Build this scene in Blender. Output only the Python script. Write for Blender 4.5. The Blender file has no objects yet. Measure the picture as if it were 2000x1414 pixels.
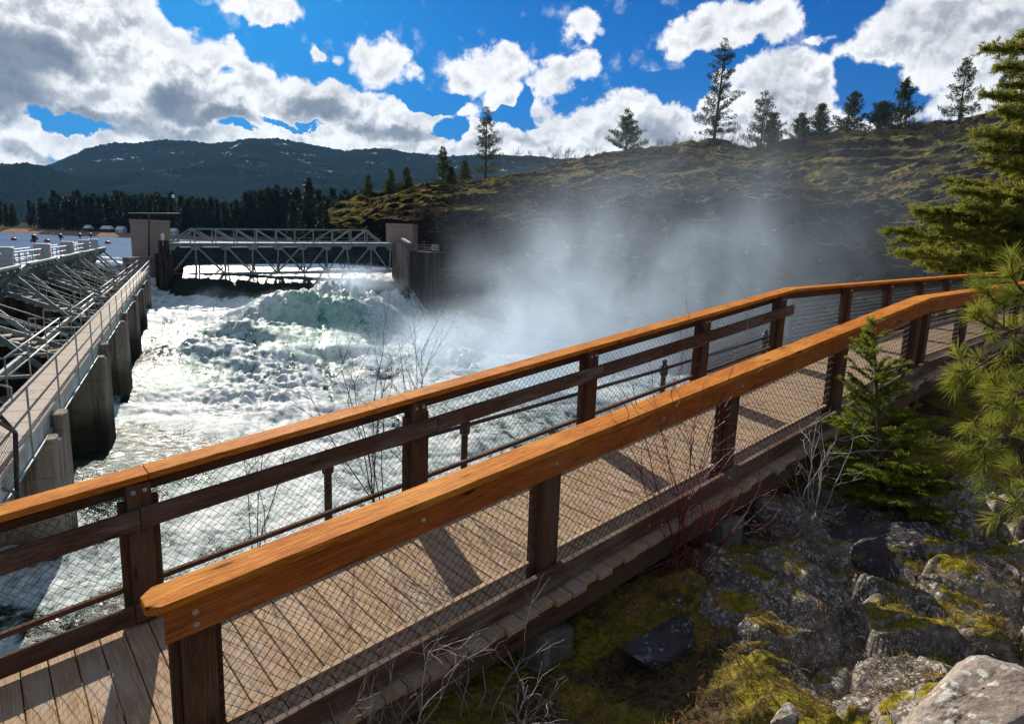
import bpy, math, random
import numpy as np
from mathutils import Matrix, Vector

C = bpy.context.scene.collection
scn = bpy.context.scene
R = math.radians

# ------------------------------------------------------------------ camera (eye at the world origin, +Y ahead, Z up)
FPX, PITCH, ROLL = 1264.5, 0.1797, 0.0363
_f = np.array([0, math.cos(PITCH), -math.sin(PITCH)])
_r = np.array([1.0, 0, 0]); _u = np.cross(_r, _f)
_R = math.cos(ROLL) * _r + math.sin(ROLL) * _u
_U = math.cos(ROLL) * _u - math.sin(ROLL) * _r
cam = bpy.data.cameras.new('camera'); co = bpy.data.objects.new('camera', cam); C.objects.link(co)
cam.sensor_width = 36; cam.lens = FPX / 2000 * 36
cam.clip_start = 0.05; cam.clip_end = 20000
m = Matrix.Identity(4)
for i in range(3):
    m[i][0] = _R[i]; m[i][1] = _U[i]; m[i][2] = -_f[i]
co.matrix_world = m
scn.camera = co

def at(px, py, Y):
    d = _f * FPX + _R * (px - 1000) - _U * (py - 707)
    return d * (Y / d[1])

# ------------------------------------------------------------------ light
SUN_AZ, SUN_EL = R(-24.1), R(28.5)
scn.view_settings.view_transform = 'Standard'
scn.view_settings.look = 'None'
scn.view_settings.exposure = 0.5
scn.view_settings.gamma = 1.0
sun = bpy.data.lights.new('sun', 'SUN'); sun.energy = 5.0; sun.angle = R(0.53); sun.color = (1.0, 0.93, 0.82)
so = bpy.data.objects.new('sun', sun); C.objects.link(so)
sd = Vector((math.sin(SUN_AZ) * math.cos(SUN_EL), math.cos(SUN_AZ) * math.cos(SUN_EL), math.sin(SUN_EL)))
so.rotation_euler = sd.to_track_quat('Z', 'Y').to_euler()
scn.cycles.volume_step_rate = 1.0
scn.cycles.volume_max_steps = 256
scn.cycles.max_bounces = 8
scn.cycles.transparent_max_bounces = 8
scn.cycles.volume_bounces = 1
scn.cycles.sample_clamp_indirect = 6

class NT:
    """small helper to write node trees as expressions"""
    def __init__(s, tree): s.t = tree; tree.nodes.clear()
    def n(s, typ, _p=None, **inp):
        nd = s.t.nodes.new(typ)
        for k, v in (_p or {}).items(): setattr(nd, k, v)
        for k, v in inp.items():
            key = int(k[1:]) if k[0] == 'i' and k[1:].isdigit() else k.replace('_', ' ')
            s.set(nd.inputs[key], v)
        return nd
    def set(s, sock, v):
        if isinstance(v, bpy.types.NodeSocket): s.t.links.new(v, sock)
        elif isinstance(v, bpy.types.Node): s.t.links.new(v.outputs[0], sock)
        elif isinstance(v, (tuple, list)) and sock.type == 'RGBA' and len(v) == 3: sock.default_value = (*v, 1)
        else: sock.default_value = v
    def math(s, op, a, b=0.0, c=0.0, clamp=False):
        return s.n('ShaderNodeMath', {'operation': op, 'use_clamp': clamp}, i0=a, i1=b, i2=c).outputs[0]
    def add(s, a, b): return s.math('ADD', a, b)
    def sub(s, a, b): return s.math('SUBTRACT', a, b)
    def mul(s, a, b, clamp=False): return s.math('MULTIPLY', a, b, clamp=clamp)
    def ramp(s, v, a, b, lo=0.0, hi=1.0, smooth=True):
        return s.n('ShaderNodeMapRange', {'interpolation_type': 'SMOOTHSTEP' if smooth else 'LINEAR'}, i0=v, i1=a, i2=b, i3=lo, i4=hi).outputs[0]
    def mix(s, f, a, b, mode='MIX'):
        nd = s.n('ShaderNodeMix', {'data_type': 'RGBA', 'blend_type': mode})
        s.set(nd.inputs[0], f); s.set(nd.inputs[6], a); s.set(nd.inputs[7], b)
        return nd.outputs[2]
    def noise(s, vec, scale, detail=4, rough=0.55, dist=0.0, dim='3D'):
        return s.n('ShaderNodeTexNoise', {'noise_dimensions': dim}, Vector=vec, Scale=scale, Detail=detail, Roughness=rough, Distortion=dist).outputs[0]
    def vmath(s, op, a, b=(0, 0, 0)):
        nd = s.n('ShaderNodeVectorMath', {'operation': op}); s.set(nd.inputs[0], a)
        if op == 'SCALE': s.set(nd.inputs['Scale'], b)
        else: s.set(nd.inputs[1], b)
        return nd.outputs['Value'] if op in ('LENGTH', 'DOT_PRODUCT', 'DISTANCE') else nd.outputs[0]
    def sep(s, v): return s.n('ShaderNodeSeparateXYZ', None, i0=v).outputs
    def comb(s, x, y, z): return s.n('ShaderNodeCombineXYZ', None, i0=x, i1=y, i2=z).outputs[0]

# ------------------------------------------------------------------ sky with cumulus
def make_world():
    w = bpy.data.worlds.new('World'); scn.world = w; w.use_nodes = True
    g = NT(w.node_tree)
    sky = g.n('ShaderNodeTexSky', {'sky_type': 'NISHITA', 'sun_disc': False, 'sun_elevation': SUN_EL, 'sun_rotation': SUN_AZ,
                                   'altitude': 600, 'air_density': 1.0, 'dust_density': 0.4, 'ozone_density': 2.5})
    tcz = g.n('ShaderNodeTexCoord').outputs['Generated']; sx_, sy_, sz_ = g.sep(tcz)
    g.set(sky.inputs[0], g.comb(sx_, sy_, g.math('MAXIMUM', sz_, 0.03)))
    hs = g.n('ShaderNodeHueSaturation', None, Saturation=1.45, Value=0.86, Color=sky.outputs[0])
    blue = g.mix(1.0, hs.outputs[0], (0.05, 0.55, 0.92), 'MULTIPLY')
    tc = g.n('ShaderNodeTexCoord').outputs['Generated']
    blue = g.mix(1.0, blue, g.comb(*[g.ramp(sz_, 0.0, 0.30, k_, 1.0) for k_ in (.30, .42, .62)]), 'MULTIPLY')
    x, y, z = g.sep(tc)
    z = g.math('MAXIMUM', z, -0.2)
    az = g.math('ARCTAN2', x, y); el = g.math('ARCSINE', z)
    p = g.comb(az, el, 0.0)
    # domain warp so that the outlines billow
    w1 = g.n('ShaderNodeTexNoise', {'noise_dimensions': '3D'}, Vector=tc, Scale=10.0, Detail=7.0, Roughness=0.60)
    wv = g.vmath('SCALE', g.vmath('SUBTRACT', w1.outputs['Color'], (0.5, 0.5, 0.5)), 0.10)
    p = g.vmath('ADD', p, wv)
    def blobs(pt, lst, soft=0.2):
        tot = None
        for (cx, cy, rx, ry, wt) in lst:
            d0 = at(cx, cy, 1.0); d0 = d0 / np.linalg.norm(d0)
            a0 = math.atan2(d0[0], d0[1]); e0 = math.asin(d0[2])
            sx, sy = 1264.0 / (rx * 1.1), 1264.0 / (ry * 1.12)
            q = g.n('ShaderNodeVectorMath', {'operation': 'MULTIPLY_ADD'}); g.set(q.inputs[0], pt); q.inputs[1].default_value = (sx, sy, 0); q.inputs[2].default_value = (-a0 * sx, -e0 * sy, 0)
            dd = g.vmath('DOT_PRODUCT', q.outputs[0], q.outputs[0])
            v = g.math('MAXIMUM', g.math('MULTIPLY_ADD', dd, -wt, wt), 0.0)
            tot = v if tot is None else g.math('SMOOTH_MAX', tot, v, soft)
        return tot
    def puff(vec):                                   # cauliflower detail: inverted cells over fractal noise
        n_ = g.noise(vec, 22.0, 8, 0.60)
        vo = g.n('ShaderNodeTexVoronoi', {'feature': 'F1'}, Vector=g.vmath('ADD', vec, g.vmath('SCALE', w1.outputs['Color'], 0.07)), Scale=30.0)
        return g.sub(g.mul(n_, 1.5), g.mul(vo.outputs['Distance'], 0.42))
    b0 = blobs(p, CLOUDS)
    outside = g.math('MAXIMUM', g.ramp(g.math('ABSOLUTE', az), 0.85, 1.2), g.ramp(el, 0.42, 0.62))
    gen = g.mul(g.ramp(g.noise(tc, 3.2, 7, 0.6), 0.36, 0.56), outside)  # unseen clouds overhead and behind, added to whiten the ambient light
    b0 = g.math('MAXIMUM', b0, g.mul(gen, 0.9))
    b0 = g.math('MAXIMUM', g.sub(b0, blobs(p, HOLES, 0.05)), 0.0)
    pf = puff(tc)
    dens = g.add(b0, g.sub(pf, 0.62))
    alpha = g.mul(g.ramp(dens, 0.11, 0.48), g.ramp(b0, 0.04, 0.22))
    dark = blobs(p, DARKS, 0.3)
    dark = g.ramp(g.add(dark, g.mul(g.sub(g.noise(tc, 13.0, 7, 0.62), 0.5), 1.3)), 0.12, 0.85)
    up_ = g.vmath('ADD', tc, (-0.003, 0.0, 0.010))
    rel = g.sub(pf, puff(up_))                       # lit from above and behind
    relief = g.ramp(rel, -0.22, 0.16)
    core = g.ramp(dens, 0.32, 0.95)
    light = g.mul(g.sub(1.0, g.mul(dark, 0.86)), g.sub(1.0, g.mul(g.mul(core, g.sub(1.0, relief)), 0.62)))
    light = g.mul(light, g.sub(1.0, g.mul(outside, 0.80)))    # darkens the added out-of-view clouds to hold the ambient light down
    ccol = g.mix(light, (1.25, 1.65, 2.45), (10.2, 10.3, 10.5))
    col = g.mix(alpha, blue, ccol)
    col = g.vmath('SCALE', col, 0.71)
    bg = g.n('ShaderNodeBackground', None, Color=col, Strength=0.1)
    out = g.n('ShaderNodeOutputWorld', None, Surface=bg.outputs[0])
# clouds as (centre, half-size) in photo pixels turned into directions, weight = thickness
CLOUDS = [(40, 70, 190, 130, 1.5), (190, 50, 120, 80, 1.2), (290, 90, 90, 60, 1.1), (350, 150, 120, 70, 1.2), (90, 180, 200, 70, 1.3), (330, 215, 180, 55, 1.3),
          (480, 200, 140, 60, 1.2), (620, 205, 110, 48, 1.2), (720, 225, 120, 46, 1.2), (830, 222, 70, 30, .9), (60, 262, 210, 36, 1.0), (320, 272, 180, 30, .9), (560, 262, 200, 34, 1.0), (20, 305, 110, 16, .8),
          (505, 18, 92, 28, .9), (745, 122, 62, 50, .95), (800, 128, 34, 20, .6), (622, 98, 16, 10, .6), (665, 118, 12, 14, .5),
          (950, 128, 92, 46, .95), (985, 165, 50, 40, .9), (1090, 140, 78, 36, .95), (1135, 60, 50, 32, .8), (1075, 192, 40, 26, .7), (915, 205, 30, 16, .5),
          (960, 268, 130, 42, 1.1), (1130, 250, 120, 50, 1.1), (1240, 220, 80, 50, 1.1), (1320, 240, 80, 46, 1.0), (1210, 285, 190, 34, 1.0), (1540, 180, 110, 72, 1.15), (1470, 240, 110, 62, 1.1), (1630, 200, 80, 44, .9), (1690, 235, 90, 40, .9),
          (1350, 55, 62, 42, .95), (1440, 45, 70, 40, .9), (1510, 30, 62, 40, .9), (1760, 90, 110, 46, .95), (1880, 60, 150, 90, 1.2), (1830, 135, 110, 36, .9), (1980, 120, 110, 70, 1.0), (2100, 60, 200, 160, 1.2), (1620, 60, 26, 12, .5),
          (800, 272, 160, 34, 1.0), (150, 285, 160, 22, .9), (420, 285, 160, 22, .9), (640, 285, 160, 20, .9), (930, 295, 140, 22, .9), (1090, 290, 120, 24, .9), (230, 140, 110, 70, 1.1), (430, 115, 40, 30, .8), (-150, 150, 200, 150, 1.4)]
HOLES = [(885, 242, 44, 26, 1.2), (1005, 222, 44, 18, 1.1), (140, 243, 60, 15, 1.0), (575, 240, 60, 9, .9), (1690, 150, 60, 46, 1.0), (1310, 178, 70, 34, .8), (1420, 130, 44, 26, .8), (840, 180, 60, 20, 1.0), (1030, 200, 20, 40, .6), (480, 262, 60, 8, .7), (1730, 200, 60, 26, .8), (440, 165, 30, 14, .6)]
DARKS = [(60, 95, 90, 48, 1.1), (-60, 150, 120, 90, 1.1), (330, 200, 62, 36, 1.0), (110, 222, 110, 18, .8), (20, 190, 90, 24, .8), (430, 235, 90, 20, .8), (620, 215, 90, 24, .8), (760, 250, 120, 18, .75), (300, 262, 150, 16, .6), (1270, 262, 100, 30, .6), (1480, 190, 60, 40, .45), (1900, 70, 110, 60, .5), (1020, 262, 80, 14, .5), (2150, 60, 180, 120, .6), (40, 305, 90, 12, .6)]
make_world()
scn.world.cycles.sampling_method = 'MANUAL'
scn.world.cycles.sample_map_resolution = 512

# ------------------------------------------------------------------ numeric noise
def _hash(ix, iy, iz, seed):
    h = (ix.astype(np.int64) * 374761393 + iy.astype(np.int64) * 668265263 + iz.astype(np.int64) * 2147483647 + seed * 974711) & 0xffffffff
    h = ((h ^ (h >> 13)) * 1274126177) & 0xffffffff
    h = ((h ^ (h >> 16)) * 2246822519) & 0xffffffff
    return ((h ^ (h >> 15)) & 0xffffff) / float(0xffffff)
def vnoise(p, seed=0):
    p = np.asarray(p, float); i = np.floor(p); f = p - i; f = f * f * f * (f * (f * 6 - 15) + 10)
    i = i.astype(np.int64); r = 0
    for dx in (0, 1):
        for dy in (0, 1):
            for dz in (0, 1):
                wgt = (f[..., 0] if dx else 1 - f[..., 0]) * (f[..., 1] if dy else 1 - f[..., 1]) * (f[..., 2] if dz else 1 - f[..., 2])
                r = r + wgt * _hash(i[..., 0] + dx, i[..., 1] + dy, i[..., 2] + dz, seed)
    return r * 2 - 1
def fbm(p, octs=5, seed=0, gain=0.5, kind='n'):
    a, s, t = 1.0, 0.0, 0.0; p = np.asarray(p, float)
    for o in range(octs):
        v = vnoise(p * (2.03 ** o) + o * 17.3, seed + o)
        if kind == 'billow': v = np.abs(v) * 2 - 1
        if kind == 'ridge': v = 1 - 2 * np.abs(v)
        s = s + a * v; t += a; a *= gain
    return s / t
def smooth(a, b, x):
    t = np.clip((np.asarray(x, float) - a) / (b - a), 0, 1); return t * t * (3 - 2 * t)

# ------------------------------------------------------------------ mesh building
def unit(v): v = np.asarray(v, float); return v / max(np.linalg.norm(v), 1e-9)
class MB:
    """collects boxes, tubes and cards and links them as ONE mesh object; gv keeps each board's own lengthwise coordinates"""
    def __init__(s, seed=1): s.v = []; s.f = []; s.g = []; s.rnd = random.Random(seed)
    def add(s, vs, fs, gs=None):
        b = len(s.v); s.v += [tuple(map(float, q)) for q in vs]; s.f += [tuple(i + b for i in q) for q in fs]
        s.g += [tuple(map(float, q)) for q in (gs if gs is not None else vs)]
    def box(s, o, ax, ay, az, x, y, z):
        """o origin, three axes, ranges along each; grain runs along ax"""
        o, ax, ay, az = (np.asarray(q, float) for q in (o, ax, ay, az))
        off = np.array([s.rnd.uniform(0, 40), s.rnd.uniform(0, 40), s.rnd.uniform(0, 40)])
        vs, gs = [], []
        for k in z:
            for j in y:
                for i in x:
                    vs.append(o + ax * i + ay * j + az * k); gs.append(off + np.array([i, j, k]))
        fs = [(0, 2, 3, 1), (4, 5, 7, 6), (0, 1, 5, 4), (2, 6, 7, 3), (0, 4, 6, 2), (1, 3, 7, 5)]
        if np.dot(np.cross(ax, ay), az) < 0: fs = [q[::-1] for q in fs]
        s.add(vs, fs, gs)
    def bar(s, a, b, w, h, up=(0, 0, 1)):
        """rectangular bar from a to b, w across and h along up"""
        a, b = np.asarray(a, float), np.asarray(b, float); L = np.linalg.norm(b - a)
        if L < 1e-6: return
        d = (b - a) / L; u = np.asarray(up, float); u = u - d * (u @ d)
        if np.linalg.norm(u) < 1e-3: u = np.array([1.0, 0, 0]) - d * d[0]
        u = unit(u); r = np.cross(d, u)
        s.box(a, d, r, u, (0, L), (-w / 2, w / 2), (-h / 2, h / 2))
    def tube(s, pts, rad, n=6, caps=True):
        pts = [np.asarray(q, float) for q in pts]; m = len(pts)
        rad = [rad] * m if np.isscalar(rad) else list(rad)
        b = len(s.v); t0 = unit(pts[1] - pts[0]); u = np.cross(t0, (0.31, 0.2, 0.93)); 
        if np.linalg.norm(u) < .05: u = np.cross(t0, (1, 0, 0))
        u = unit(u); L = 0; off = s.rnd.uniform(0, 40)
        for i in range(m):
            t = unit(pts[min(i + 1, m - 1)] - pts[max(i - 1, 0)])
            u = unit(u - t * (u @ t)); w = np.cross(t, u)
            if i: L += np.linalg.norm(pts[i] - pts[i - 1])
            for k in range(n):
                a = 2 * math.pi * k / n
                s.v.append(tuple(pts[i] + (u * math.cos(a) + w * math.sin(a)) * rad[i])); s.g.append((L + off, rad[i] * math.cos(a) + off, rad[i] * math.sin(a)))
        for i in range(m - 1):
            for k in range(n):
                s.f.append((b + i * n + k, b + i * n + (k + 1) % n, b + (i + 1) * n + (k + 1) % n, b + (i + 1) * n + k))
        if caps and n > 2:
            s.f.append(tuple(b + k for k in range(n))[::-1]); s.f.append(tuple(b + (m - 1) * n + k for k in range(n)))
    def lathe(s, o, prof, n=12, ax=(0, 0, 1)):
        ax = unit(ax); u = np.cross(ax, (1, 0, 0)) if abs(ax[0]) < .9 else np.cross(ax, (0, 1, 0)); u = unit(u); w = np.cross(ax, u); b = len(s.v)
        o = np.asarray(o, float)
        for (r, h) in prof:
            for k in range(n):
                a = 2 * math.pi * k / n; q = o + ax * h + (u * math.cos(a) + w * math.sin(a)) * max(r, 1e-4)
                s.v.append(tuple(q)); s.g.append((r * math.cos(a), r * math.sin(a), h))
        for i in range(len(prof) - 1):
            for k in range(n):
                s.f.append((b + i * n + k, b + i * n + (k + 1) % n, b + (i + 1) * n + (k + 1) % n, b + (i + 1) * n + k))
        s.f.append(tuple(b + k for k in range(n))[::-1]); s.f.append(tuple(b + (len(prof) - 1) * n + k for k in range(n)))
    def prism(s, poly, d):
        """flat polygon (3-D points) pushed along d"""
        poly = [np.asarray(q, float) for q in poly]; d = np.asarray(d, float); n = len(poly); b = len(s.v)
        for q in poly + [q + d for q in poly]: s.v.append(tuple(q)); s.g.append(tuple(q))
        s.f.append(tuple(range(b, b + n))[::-1]); s.f.append(tuple(range(b + n, b + 2 * n)))
        for k in range(n): s.f.append((b + k, b + (k + 1) % n, b + n + (k + 1) % n, b + n + k))
    def build(s, name, mat, parent=None, bevel=0, shade=False, seg=2):
        me = bpy.data.meshes.new(name); me.from_pydata(s.v, [], s.f); me.update()
        a = me.attributes.new('gv', 'FLOAT_VECTOR', 'POINT'); a.data.foreach_set('vector', np.asarray(s.g, np.float32).ravel())
        return link(name, me, mat, parent, bevel, shade, seg)
def link(name, me, mat, parent=None, bevel=0, shade=False, seg=2):
    o = bpy.data.objects.new(name, me); C.objects.link(o)
    if mat: me.materials.append(mat)
    if parent:
        o.parent = parent; o.matrix_parent_inverse = parent.matrix_basis.inverted()
    if shade: me.polygons.foreach_set('use_smooth', np.ones(len(me.polygons), bool))
    if bevel:
        bv = o.modifiers.new('bevel', 'BEVEL'); bv.width = bevel; bv.segments = seg; bv.limit_method = 'ANGLE'; bv.angle_limit = R(40); bv.harden_normals = False
    return o
def npmesh(name, v, f, mat, parent=None, shade=False, attrs=None):
    """v (n,3), f (m,k) numpy arrays"""
    me = bpy.data.meshes.new(name); v = np.asarray(v, np.float32); f = np.asarray(f, np.int32); k = f.shape[1]
    me.vertices.add(len(v)); me.vertices.foreach_set('co', v.ravel())
    me.loops.add(f.size); me.loops.foreach_set('vertex_index', f.ravel())
    me.polygons.add(len(f)); me.polygons.foreach_set('loop_start', np.arange(0, f.size, k, dtype=np.int32)); me.polygons.foreach_set('loop_total', np.full(len(f), k, np.int32))
    me.update(calc_edges=True)
    for nm, arr in (attrs or {}).items():
        a = me.attributes.new(nm, 'FLOAT', 'POINT'); a.data.foreach_set('value', np.asarray(arr, np.float32).ravel())
    return link(name, me, mat, parent, 0, shade)
def gridfaces(nr, nc):
    i = np.arange(nr - 1)[:, None] * nc + np.arange(nc - 1)[None, :]; i = i.ravel()
    return np.stack([i, i + 1, i + nc + 1, i + nc], 1)
def empty(name, loc, rz=0.0):
    o = bpy.data.objects.new(name, None); C.objects.link(o); o.location = tuple(map(float, loc)); o.rotation_euler = (0, 0, rz); o.empty_display_size = .2
    o.matrix_basis = Matrix.Translation(o.location) @ Matrix.Rotation(rz, 4, 'Z')
    return o
def tag(o, label=None, cat=None, group=None, kind=None):
    for k, v in (('label', label), ('category', cat), ('group', group), ('kind', kind)):
        if v: o[k] = v
    return o
def copy_tree(o, parent=None):
    c = o.copy(); C.objects.link(c)
    if parent: c.parent = parent
    for ch in list(o.children): copy_tree(ch, c)
    return c

# ------------------------------------------------------------------ materials
def mat(name):
    mt = bpy.data.materials.new(name); mt.use_nodes = True; g = NT(mt.node_tree)
    out = g.n('ShaderNodeOutputMaterial'); return mt, g, out
def finish(g, out, col, rough=.7, bump=None, bstr=.4, bdist=.01, metal=0.0, spec=.4, **kw):
    p = g.n('ShaderNodeBsdfPrincipled'); g.set(p.inputs['Base Color'], col); g.set(p.inputs['Roughness'], rough); g.set(p.inputs['Metallic'], metal)
    g.set(p.inputs['Specular IOR Level'], spec)
    for k, v in kw.items(): g.set(p.inputs[k.replace('_', ' ')], v)
    if bump is not None:
        b = g.n('ShaderNodeBump', None, Strength=bstr, Distance=bdist, Height=bump); g.set(p.inputs['Normal'], b.outputs[0])
    g.t.links.new(p.outputs[0], out.inputs[0]); return p
def gvec(g): return g.n('ShaderNodeAttribute', {'attribute_name': 'gv'}).outputs['Vector']
def objvec(g): return g.n('ShaderNodeTexCoord').outputs['Object']

def wood(name, c1, c2, c3, rough=.6, knots=True, wear=None, spec=.05, streak=1.0):
    mt, g, out = mat(name); v = gvec(g)
    kv = g.vmath('MULTIPLY', v, (2.2, 9, 9))
    vo = g.n('ShaderNodeTexVoronoi', {'feature': 'F1', 'voronoi_dimensions': '3D'}, Vector=kv, Scale=1.0, Randomness=1.0)
    kd = vo.outputs['Distance']
    swirl = g.mul(g.ramp(kd, .30, 0.0), .35)
    st = g.vmath('MULTIPLY', v, (.9, 16, 16))
    st = g.vmath('ADD', st, g.comb(0.0, g.mul(swirl, 6.0), g.mul(swirl, 6.0)))
    n1 = g.noise(st, 1.6, 5, .6, .6)
    fine = g.noise(g.vmath('MULTIPLY', v, (5, 160, 160)), 1.0, 3, .6)
    ring = g.math('SINE', g.mul(n1, 44.0)); ring = g.ramp(ring, -1, 1)
    base = g.mix(g.mul(ring, .75 * streak), c1, c2)
    base = g.mix(g.ramp(g.noise(v, 1.3, 4, .6), .42, .72), base, c3)
    base = g.mix(g.mul(g.ramp(fine, .35, .62), .5), base, g.mix(.5, c2, (0.02, .012, .008)))
    if knots:
        kn = g.mul(g.ramp(kd, .17, .06), g.ramp(g.n('ShaderNodeSeparateColor', None, i0=vo.outputs['Color']).outputs[0], .40, .46))
        base = g.mix(g.mul(kn, .85), base, (.035, .014, .006))
    ck = g.noise(g.vmath('MULTIPLY', v, (1.1, 60, 60)), 1.0, 2, .5)
    crack = g.ramp(ck, .30, .24)
    base = g.mix(g.mul(crack, .7), base, (.02, .012, .008))
    if wear: 
        base = g.mix(g.ramp(g.noise(g.vmath('MULTIPLY', v, (1.5, 8, 8)), 1.0, 5, .65), .46, .66), base, wear)
    h = g.sub(g.add(g.mul(fine, .9), g.mul(ring, .35)), g.mul(crack, 1.2))
    finish(g, out, base, rough, h, .7, .006, spec=spec); return mt

M = {}
M['cedar'] = wood('cedar_cap', (.74, .26, .030), (.34, .080, .008), (.86, .36, .06), .72, wear=None, spec=.06)
M['cedar_face'] = wood('cedar_face', (.50, .15, .035), (.34, .085, .018), (.55, .19, .055), .7, spec=.06)
M['post'] = wood('weathered_post', (.16, .082, .048), (.08, .040, .024), (.21, .12, .07), .8, wear=(.13, .09, .068))
M['rail'] = wood('grey_rail', (.16, .095, .065), (.08, .048, .034), (.20, .14, .11), .8, wear=(.20, .165, .14))
M['deck'] = wood('deck_plank', (.58, .40, .25), (.36, .24, .145), (.64, .45, .28), .85, wear=(.46, .37, .28), knots=True)
M['beam'] = wood('stringer', (.19, .11, .075), (.10, .06, .042), (.24, .16, .12), .85, wear=(.12, .11, .07))

def simple(name, col, rough=.6, metal=0.0, var=.25, scale=6.0, spec=.4, bump=.0):
    mt, g, out = mat(name); v = objvec(g)
    n = g.noise(v, scale, 6, .65)
    c = g.mix(g.ramp(n, .3, .7), tuple(q * (1 - var) for q in col), tuple(min(1, q * (1 + var)) for q in col))
    finish(g, out, c, rough, n if bump else None, bump or .1, .01, metal, spec); return mt
M['wire'] = simple('galvanised_wire', (.028, .023, .020), .7, .1, .3, 40)
M['bolt'] = simple('bolt_steel', (.45, .45, .45), .4, .8)
M['darkpipe'] = simple('dark_pipe', (.055, .055, .06), .5, .3, .3, 8)

def concrete(name, col, stain=(.05, .04, .03), lo=.42, hi=.66, streaks=1.0, wl=None):
    mt, g, out = mat(name); v = objvec(g)
    n = g.noise(v, 1.2, 8, .65); f = g.noise(v, 14, 6, .6)
    c = g.mix(g.ramp(f, .3, .7), tuple(q * .8 for q in col), tuple(q * 1.15 for q in col))
    sv = g.vmath('MULTIPLY', v, (2.6, 2.6, .16)); s1 = g.noise(sv, 1.0, 7, .7)
    c = g.mix(g.mul(g.ramp(s1, lo, hi), .9 * streaks), c, stain)
    c = g.mix(g.mul(g.ramp(g.noise(v, .7, 6, .7), .5, .7), .5), c, tuple(q * .5 for q in col))
    if wl is not None:      # wet algae band above the waterline and board marks of the formwork
        zz = g.add(g.sep(v)[2], g.mul(g.sub(g.noise(v, .9, 5, .6), .5), 1.6)); c = g.mix(g.mul(g.ramp(zz, wl + .9, wl - .3), .85), c, (.030, .032, .022))
        lift = g.math('FRACT', g.mul(g.sep(v)[2], .82)); c = g.mix(g.mul(g.ramp(lift, .035, .0), .6), c, tuple(q * .35 for q in col))
    ef = g.ramp(g.noise(g.vmath('MULTIPLY', v, (4, 4, .5)), 1.3, 6, .7), .66, .74)
    c = g.mix(g.mul(ef, .5), c, (.5, .47, .42))
    finish(g, out, c, .9, g.add(f, n), .35, .03, spec=.05); return mt
M['pier'] = concrete('stained_concrete', (.32, .28, .235), (.06, .045, .032), wl=-7.9)
M['darkpier'] = concrete('wet_and_shade_concrete', (.10, .085, .075), (.018, .015, .013), .36, .6)  # wet concrete on the walls; on piers and stairs its dark colour paints shade
M['walk'] = concrete('walkway_concrete', (.50, .43, .36), (.2, .16, .13), .55, .8)
M['stair'] = concrete('stair_concrete', (.62, .52, .40), (.2, .15, .11), .58, .8, .6)
M['house'] = concrete('gatehouse_wall', (.36, .27, .215), (.22, .16, .13), .6, .85, .6)
M['footing'] = concrete('footing_concrete', (.27, .25, .22), (.09, .08, .06))
M['steel'] = simple('painted_steel', (.22, .27, .27), .65, 0, .3, 2.2, spec=.25)
M['gate'] = simple('gate_steel', (.20, .25, .25), .5, .15, .45, 1.3)
M['galv'] = simple('galvanised_rail', (.36, .37, .37), .6, .3, .15, 5)
M['girder'] = simple('girder_paint', (.34, .40, .41), .55, .05, .35, 1.6)
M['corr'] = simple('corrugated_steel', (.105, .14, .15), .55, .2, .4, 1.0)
M['cabinet'] = simple('cabinet_paint', (.42, .45, .46), .5, .1, .1)
M['white'] = simple('white_paint', (.75, .75, .74), .5, 0, .08)
M['red'] = simple('buoy_red', (.42, .03, .02), .45, 0, .15)
M['black'] = simple('black_fixture', (.03, .03, .032), .5, .2, .2)
M['glow'] = simple('lamp_glass', (.8, .8, .78), .15, 0, .05)
M['darkwood'] = simple('brown_siding', (.08, .06, .05), .8)

# ------------------------------------------------------------------ footbridge frame
N0 = np.array([0, 3.9425, -1.4034]); AZ1, SL = 0.8734, 0.1272; W = 1.762; CAPW = 0.217; HR = 1.07
UP = np.array([0, 0, 1.0])
u1h = np.array([math.sin(AZ1), math.cos(AZ1), 0]); n1 = np.array([-math.cos(AZ1), math.sin(AZ1), 0])
u1 = u1h + UP * math.tan(SL)                      # one metre of plan length along the ramp
O1 = N0 - UP * HR                                  # deck level under the near cap's outer edge
AZ2 = R(46); u2 = np.array([math.sin(AZ2), math.cos(AZ2), .013]); n2 = np.array([-math.cos(AZ2), math.sin(AZ2), 0])
BN, BF = 7.15, 7.02                                # where the near and the far rail change from ramp to landing
QN = O1 + u1 * BN; QF = O1 + u1 * BF + n1 * W
QF2 = QF.copy(); QF2[2] = QN[2] + .0
def B(al, ac, h=0.0): return O1 + u1 * al + n1 * ac + UP * h

# ------------------------------------------------------------------ the setting: lake, spillway water, near bank, hill, far shore, mountains
def idw(P, Q, pw=2.0, eps=.25):
    """P control points (n,3); Q (m,2) query -> z"""
    P = np.asarray(P, float); out = np.empty(len(Q))
    for a in range(0, len(Q), 20000):
        q = Q[a:a + 20000]; d2 = ((q[:, None, :] - P[None, :, :2]) ** 2).sum(-1) + eps
        w = d2 ** -pw; out[a:a + 20000] = (w * P[None, :, 2]).sum(1) / w.sum(1)
    return out

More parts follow.
